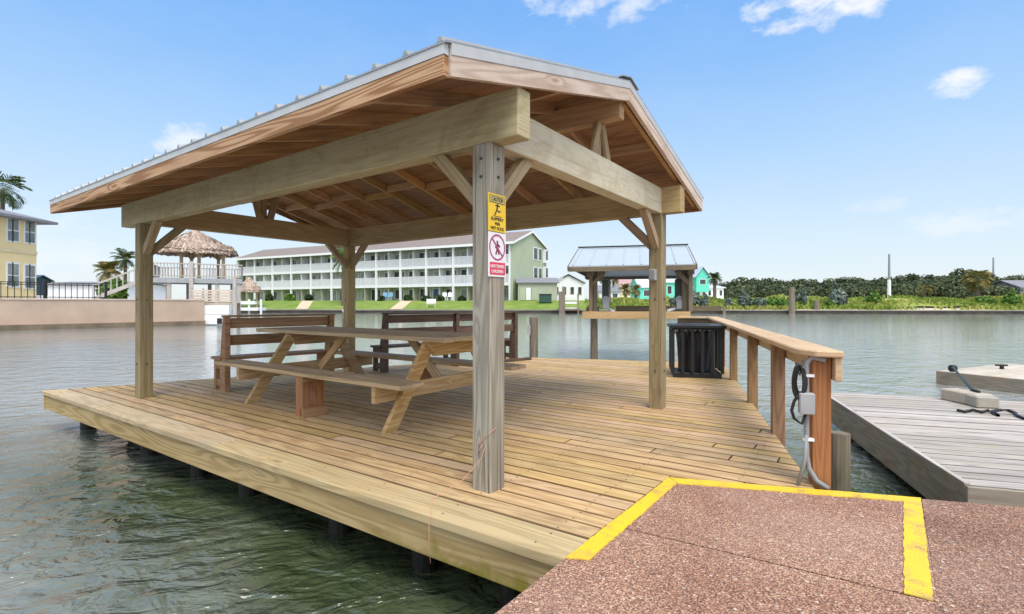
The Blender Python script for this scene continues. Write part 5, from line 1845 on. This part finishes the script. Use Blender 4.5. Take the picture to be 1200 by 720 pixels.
gable_house('house', 'pale blue house at the right border behind the dune', 1196, 1225, 348, 337, 329, 118, 'curtain', 'greyroof', 9, 'x', 1)
gable_house('house', 'small dark blue roofed house far behind the iron fence', 31, 37, 340, 329, 323.5, 95, 'navy', 'navy', 4, 'x', 1)
gable_house('house', 'long low white building behind the iron fence with dark roof edge', 56, 150, 351, 333.5, 331, 78, 'white', 'greyroof', 9, 'x', 0, 'building')
# dumpster
d0 = onground(639, 8.5)
dp = thing('dumpster', 'dark green dumpster on the lawn in front of the garage', 'dumpster', tuple(d0))
zt_ = P(0, 344.5, d0.y).z; w_ = 7 / F * d0.y
mb = MB(); mb.aabb(d0.x - w_, d0.x + w_, d0.y - .8, d0.y + .8, d0.z, zt_ - .25); mb.build('body', M['dkgreen'], dp, bevel=.05)
mb = MB(); mb.bar((d0.x - w_ - .05, d0.y, zt_ - .12), (d0.x + w_ + .05, d0.y, zt_ - .12), 1.75, .2); mb.build('lid', plain('dumpster_lid', (.02, .03, .03), .5), dp)
# far fishing stage / lift posts at the sea wall
fs = thing('fishing_dock', 'small far dock with weathered posts and white rails in front of the garage', 'dock', tuple(P(667, 368, 85)))
for u, vt, w_ in ((657.5, 342, .7), (660.5, 336, .45), (677.5, 344, .2)):
    mb = MB(); mb.bar(P(u, vt, 84), P(u, 369, 84), w_, w_, up=(0, 1, 0)); mb.build('post', M['pile'], fs)
mb = MB()
for v in (347, 355, 362): mb.bar(P(658, v, 84.2), P(678, v, 84.2), .12, .35)
mb.build('rails', M['white'], fs)
mb = MB(); mb.bar(P(654, 362.8, 85), P(680, 362.8, 85), 2, .3); mb.build('platform', M['pile'], fs)

# lawn furniture, hedges and path by the condo
for k, (u, w_) in enumerate(((316, 5.5), (340, 5), (362, 5), (447, 3.5), (478, 6), (499, 6), (514, 5.5), (541, 4), (572, 4))):
    p = onground(u, 11.5 + (.9 if u < 400 else 0))
    yy = {0: 'rounded', 1: 'bushy', 2: 'dark clipped'}[k % 3]
    side = ['leftmost hedge shrub by the condo, next to the little hut', 'hedge shrub below the condo, second from the little hut', 'hedge shrub below the condo, left of the palm trunk', 'small hedge shrub below the condo, first right of the far gazebo post', 'dark hedge shrub left of the white bench on the lawn', 'dark hedge shrub just behind the white bench on the lawn', 'dark hedge shrub right of the white bench on the lawn', 'hedge shrub just left of the near gazebo post, by the condo', 'hedge shrub hidden partly behind the near gazebo post'][k]
    bush('hedge_shrub', side, p.x, p.y, p.z, w_ / F * p.y, 7 / F * p.y * (1.1 if k < 3 else .75), 320, .5, 'leaf_dark' if k not in (1,) else 'leaf_green', 'shrub', 'shrubs along the condominium terrace', 4)
p0 = onground(505, 4.0)
wbn = thing('lawn_bench', 'small white bench on the lawn at the water edge', 'bench', tuple(p0))
w_ = 5.5 / F * p0.y
mb = MB(); mb.bar(p0 + V(-w_, 0, .65), p0 + V(w_, 0, .65), .7, .12); mb.build('seat', M['white'], wbn)
mb = MB(); mb.bar(p0 + V(-w_, .4, 1.15), p0 + V(w_, .4, 1.15), .1, .7); mb.build('backrest', M['white'], wbn)
for sx in (-1, 1):
    mb = MB(); mb.bar(p0 + V(sx * w_ * .85, 0, -.1), p0 + V(sx * w_ * .85, 0, .6), .12, .12, up=(0, 1, 0)); mb.build('leg', M['white'], wbn)
mb = MB()
for (uu, du) in ((470, 14), (357, 8)):
    for k in range(10):
        a, b = onground(uu - du * .5 + du * k / 10, 1 + k), onground(uu - du * .5 + du * (k + 1) / 10, 2 + k)
        mb.face([a + V(-1.1, 0, .05), a + V(1.1, 0, .05), b + V(1.1, 0, .05), b + V(-1.1, 0, .05)])
tag(mb.build('path', M['sand']), kind='structure')
for u, col, lab in ((450.5, 'blueglass', 'left blue garden chair on the condo terrace'), (457, 'blueglass', 'right blue garden chair on the condo terrace'), (520.5, 'white', 'left white garden chair by the blue terrace door'), (527, 'white', 'right white garden chair by the blue terrace door')):
    p = onground(u, 14.5); w_ = .42
    c = thing('garden_chair', lab, 'chair', tuple(p), 'garden chairs on the terrace')
    mt = plain('chair_blue', (.20, .42, .62), .5) if col == 'blueglass' else M['white']
    mb = MB(); mb.bar(p + V(-w_, 0, .75), p + V(w_, 0, .75), 1.1, .14); mb.build('seat', mt, c)
    mb = MB()
    for q in range(4):
        xq = -w_ * .8 + q * w_ * .533
        mb.bar(p + V(xq, .5, .8), p + V(xq, .75, 1.55 + (.12 if q in (1, 2) else 0)), .08, .17, up=(1, 0, 0))
    mb.bar(p + V(-w_, .58, 1.1), p + V(w_, .58, 1.1), .06, .10)
    mb.build('backrest', mt, c)
    for sx in (-1, 1):
        mb = MB(); mb.bar(p + V(sx * w_ * .9, -.4, -.1), p + V(sx * w_ * .9, -.4, .72), .14, .14, up=(0, 1, 0)); mb.build('leg', mt, c)

# ------------------------------------------------------------------ palms and shrubs
palm('palm_tree', 'dark palm crown rising behind the yellow house', P(3, 0, 56).x, 56, 1.3, P(0, 222, 56).z - 1.3, 2.6, 'leaf_palm', 40, fan=True, tr=.22)
palm('palm_tree', 'bushy palm behind the bright green bush by the iron fence', P(127, 0, 50).x, 50, 1.3, P(0, 318, 50).z - 1.3, 1.55, 'leaf_yellow', 36)
palm('palm_tree', 'dark palm tops behind the left gazebo post', P(147, 0, 52).x, 52, 1.3, P(0, 304, 52).z - 1.3, 1.5, 'leaf_palm', 26)
palm('palm_tree', 'tall palm in front of the condominium behind the far gazebo post', onground(403, 6).x, onground(403, 6).y, 1.0, P(0, 303, 93).z - 1.0, 3.3, 'leaf_green', 22, tr=.42)
p = onground(713.5, 5); palm('palm_tree', 'round headed sabal palm left of the gazebo post, under the lift roof', p.x, p.y, p.z, P(0, 325, p.y).z - p.z, 2.1, 'leaf_palm', 44, fan=True, tr=.32)
p = onground(733, 14); palm('palm_tree', 'short yellowish palm in front of the tan house', p.x, p.y, p.z, P(0, 339, p.y).z - p.z, 1.7, 'leaf_yellow', 30, tr=.25)
p = onground(745, 14); palm('palm_tree', 'short yellowish palm close to the gazebo post', p.x, p.y, p.z, P(0, 340, p.y).z - p.z, 1.6, 'leaf_yellow', 30, tr=.25)
p = onground(837.5, 14); palm('palm_tree', 'date palm in front of the white porch house', p.x, p.y, p.z, P(0, 326, p.y).z - p.z, 1.65, 'leaf_palm', 44, tr=.30)
p = onground(1145, 14); palm('palm_tree', 'big golden palm at the right in front of the oak wood', p.x, p.y, p.z, P(0, 328, p.y).z - p.z, 2.6, 'leaf_yellow', 70, fan=True, tr=.4)
p = onground(1083, 12); palm('palm_tree', 'low green palm at the edge of the oak wood', p.x, p.y, p.z, P(0, 340, p.y).z - p.z, 1.5, 'leaf_yellow', 34, fan=True, tr=.25)
c = P(135, 0, 44)
bush('green_bush', 'bright green bush behind the end of the iron fence', c.x, 44, 1.25, 1.45, P(0, 324, 44).z - 1.25, 1500, .20, 'leaf_green')
SB = [(792, 343, 8.0, 3.5, 'leaf_blue', 'silver bush left of the right lift pile', 0), (814, 341, 8.5, 4, 'leaf_blue', 'silver bush just right of the right lift pile', 0),
      (826, 345, 6, 3, 'leaf_blue', 'small silver bush beside the boat lift pile', 0),
      (853, 346.5, 5, 3, 'leaf_blue', 'small silver bush at the left start of the dune', 0), (872, 341, 8.5, 3.5, 'leaf_blue', 'dense blue-green bush on the dune, pointed top', .9), (889, 348, 7.5, 3, 'leaf_blue', 'low blue-green bush right of the dense pointed one', 0),
      (904, 347, 8, 4, 'leaf_green', 'bright green shrub left of the tall far pile', 0), (918, 349, 7, 4, 'leaf_green', 'second bright green shrub touching the tall far pile', 0),
      (931, 340, 6, 6, 'leaf_blue', 'grey green bush behind the tall far pile', .8), (942, 341, 5, 6, 'leaf_blue', 'spiky grey bush right of the tall far pile', 1.0),
      (979, 334, 11, 5, 'leaf_blue', 'largest blue-green bush on the dune, with a peaked crown', 1.15), (972, 351, 6, 3.2, 'leaf_green', 'low green shrub at the foot of the largest blue bush', 0),
      (1024, 340, 9, 7, 'leaf_green', 'mid green shrub left of the pale utility pole', .7), (1187, 342, 7, 6, 'leaf_green', 'green shrub at the right end of the dune', 1.0), (1153, 347, 8, 7, 'leaf_green', 'spreading shrub in front of the golden palm', 0)]
for (u, vt, wpx, din, mt, lab, pk) in SB:
    p = onground(u, din)
    bush('dune_shrub', lab, p.x, p.y, p.z, wpx / F * p.y * 1.15, P(0, vt, p.y).z - p.z, 950, .27, mt, 'shrub', 'shrubs on the far dune', 6, pk)

# dune grass
n = 15000
u = rng.uniform(686, 1215, n); din = rng.uniform(1.2, 15, n) ** 1.0
C = []; keep = []
for a, b in zip(u, din):
    p = onground(a, b); C.append((p.x, p.y, p.z))
C = np.array(C)
dens = np.sin(C[:, 0] * .35) + np.sin(C[:, 0] * .13 + 2) + np.sin(C[:, 1] * .8 + C[:, 0] * .1) + rng.normal(0, .8, n)
keep = dens > -.7; C = C[keep]; n = len(C)
hh = rng.uniform(.12, .40, n); up = np.stack([rng.normal(0, .3, n), rng.normal(0, .3, n), np.ones(n)], 1)
sd_ = rand_dirs(n); sd_[:, 2] = 0; sd_ /= np.linalg.norm(sd_, axis=1)[:, None]
rn_ = rng.uniform(0, .6, n) + .35 * (np.sin(C[:, 0] * .21 + C[:, 1] * .3) > 0)
o = quads_mesh('grass', C + up * hh[:, None] * .8, sd_ * (.20 * rng.uniform(.4, 1.2, n))[:, None], up * hh[:, None], rn_, M['leaf_grass'])
tag(o, 'yellow-green wild grass on the far dune', 'grass', kind='stuff')

# oak wood behind the dune
lob = []
u_ = 840.0
while u_ < 1230:
    vtop = np.interp(u_, [842, 870, 900, 950, 1000, 1040, 1070, 1110, 1125, 1150, 1175, 1228], [331, 326, 325, 325, 324, 321, 320, 317, 316, 321, 321, 326])
    for row, (dy, k) in enumerate(((0, .62), (6, .82), (13, 1.0))):
        Y = 121 + dy + rng.uniform(-2, 2)
        zt_ = P(0, vtop + rng.uniform(-1.2, 3.0), Y).z
        base = 1.4; top = base + (zt_ - base) * k * rng.uniform(.82, 1.04)
        rr = rng.uniform(1.9, 3.6)
        x = P(u_ + rng.uniform(-7, 7), 0, Y).x
        lob.append((x, Y, top - rr * .62, rr * 1.25, rr, rr * .62))
        for q in range(4):      # sub-clumps that break the outline
            a = rng.uniform(0, 6.28); r2 = rr * rng.uniform(.35, .55)
            lob.append((x + math.cos(a) * rr * .95, Y + math.sin(a) * rr * .7, top - rr * .62 + rng.uniform(-.2, .42) * rr, r2 * 1.2, r2, r2 * .75))
        lob.append((x + rng.uniform(-1, 1), Y + .8, base + (top - base) * .32, rr * 1.0, rr, (top - base) * .38))
    u_ += rng.uniform(7, 12)
C, A, B, rn_ = leaf_cloud(lob, 95000, .36, 1.3)
o = quads_mesh('oak_wood', C, A, B, rn_, M['leaf_oak'])
tag(o, 'dark green wood of wind-shaped oaks behind the dune', 'trees', kind='stuff')

# poles, far piles, erosion netting
for (u, vt, vb, Y, lab, w_) in ((1042, 298, 348, 104, 'tall pale utility pole standing on the dune', .34), (1164, 302, 335, 140, 'distant grey pole behind the golden palm', .32)):
    a, b = P(u, vb, Y), P(u, vt, Y)
    t = thing('utility_pole', lab, 'pole', tuple(a))
    m_ = (a * .6 + b * .4)
    mb = MB(); mb.cyl(a - EZ, m_, w_, w_ * .85, 8); mb.build('lower_sleeve', M['white'] if u < 1100 else M['greybox'], t)
    mb = MB(); mb.cyl(m_, b, w_ * .7, w_ * .5, 8); mb.build('shaft', M['conduit'], t)
for (u, vt, vb, w_, lab) in ((928, 337, 369.5, .48, 'tall weathered pile at the far bulkhead with a grassy top'), (957, 352, 364, .45, 'short brown stump on the sand behind the far bulkhead'), (848.5, 359, 369.5, .28, 'small pile at the far bulkhead left of the dune')):
    p = onground(u, -.9 if u != 957 else 1.0)
    b = P(u, vt, p.y)
    mb = MB(); mb.cyl((p.x, p.y, -1.3 if u != 957 else p.z - .3), (p.x, p.y, b.z), w_, w_ * .85, 10)
    o = mb.build('mooring_pile', M['pile'], None, origin=(p.x, p.y, p.z)); tag(o, lab, 'pile')
en = MB()
for k in range(24):
    ua, ub = 1010 + k * 8.5, 1010 + (k + 1) * 8.5
    a, b = onground(ua, 3.0), onground(ub, 3.0)
    en.bar(a + EZ * (.16 + .1 * math.sin(k)), b + EZ * (.16 + .1 * math.sin(k + 1)), .05, .32)
o = en.build('silt_fence', M['iron'], None, origin=tuple(onground(1100, 3))); tag(o, 'low black erosion fence running through the dune grass', 'fence')
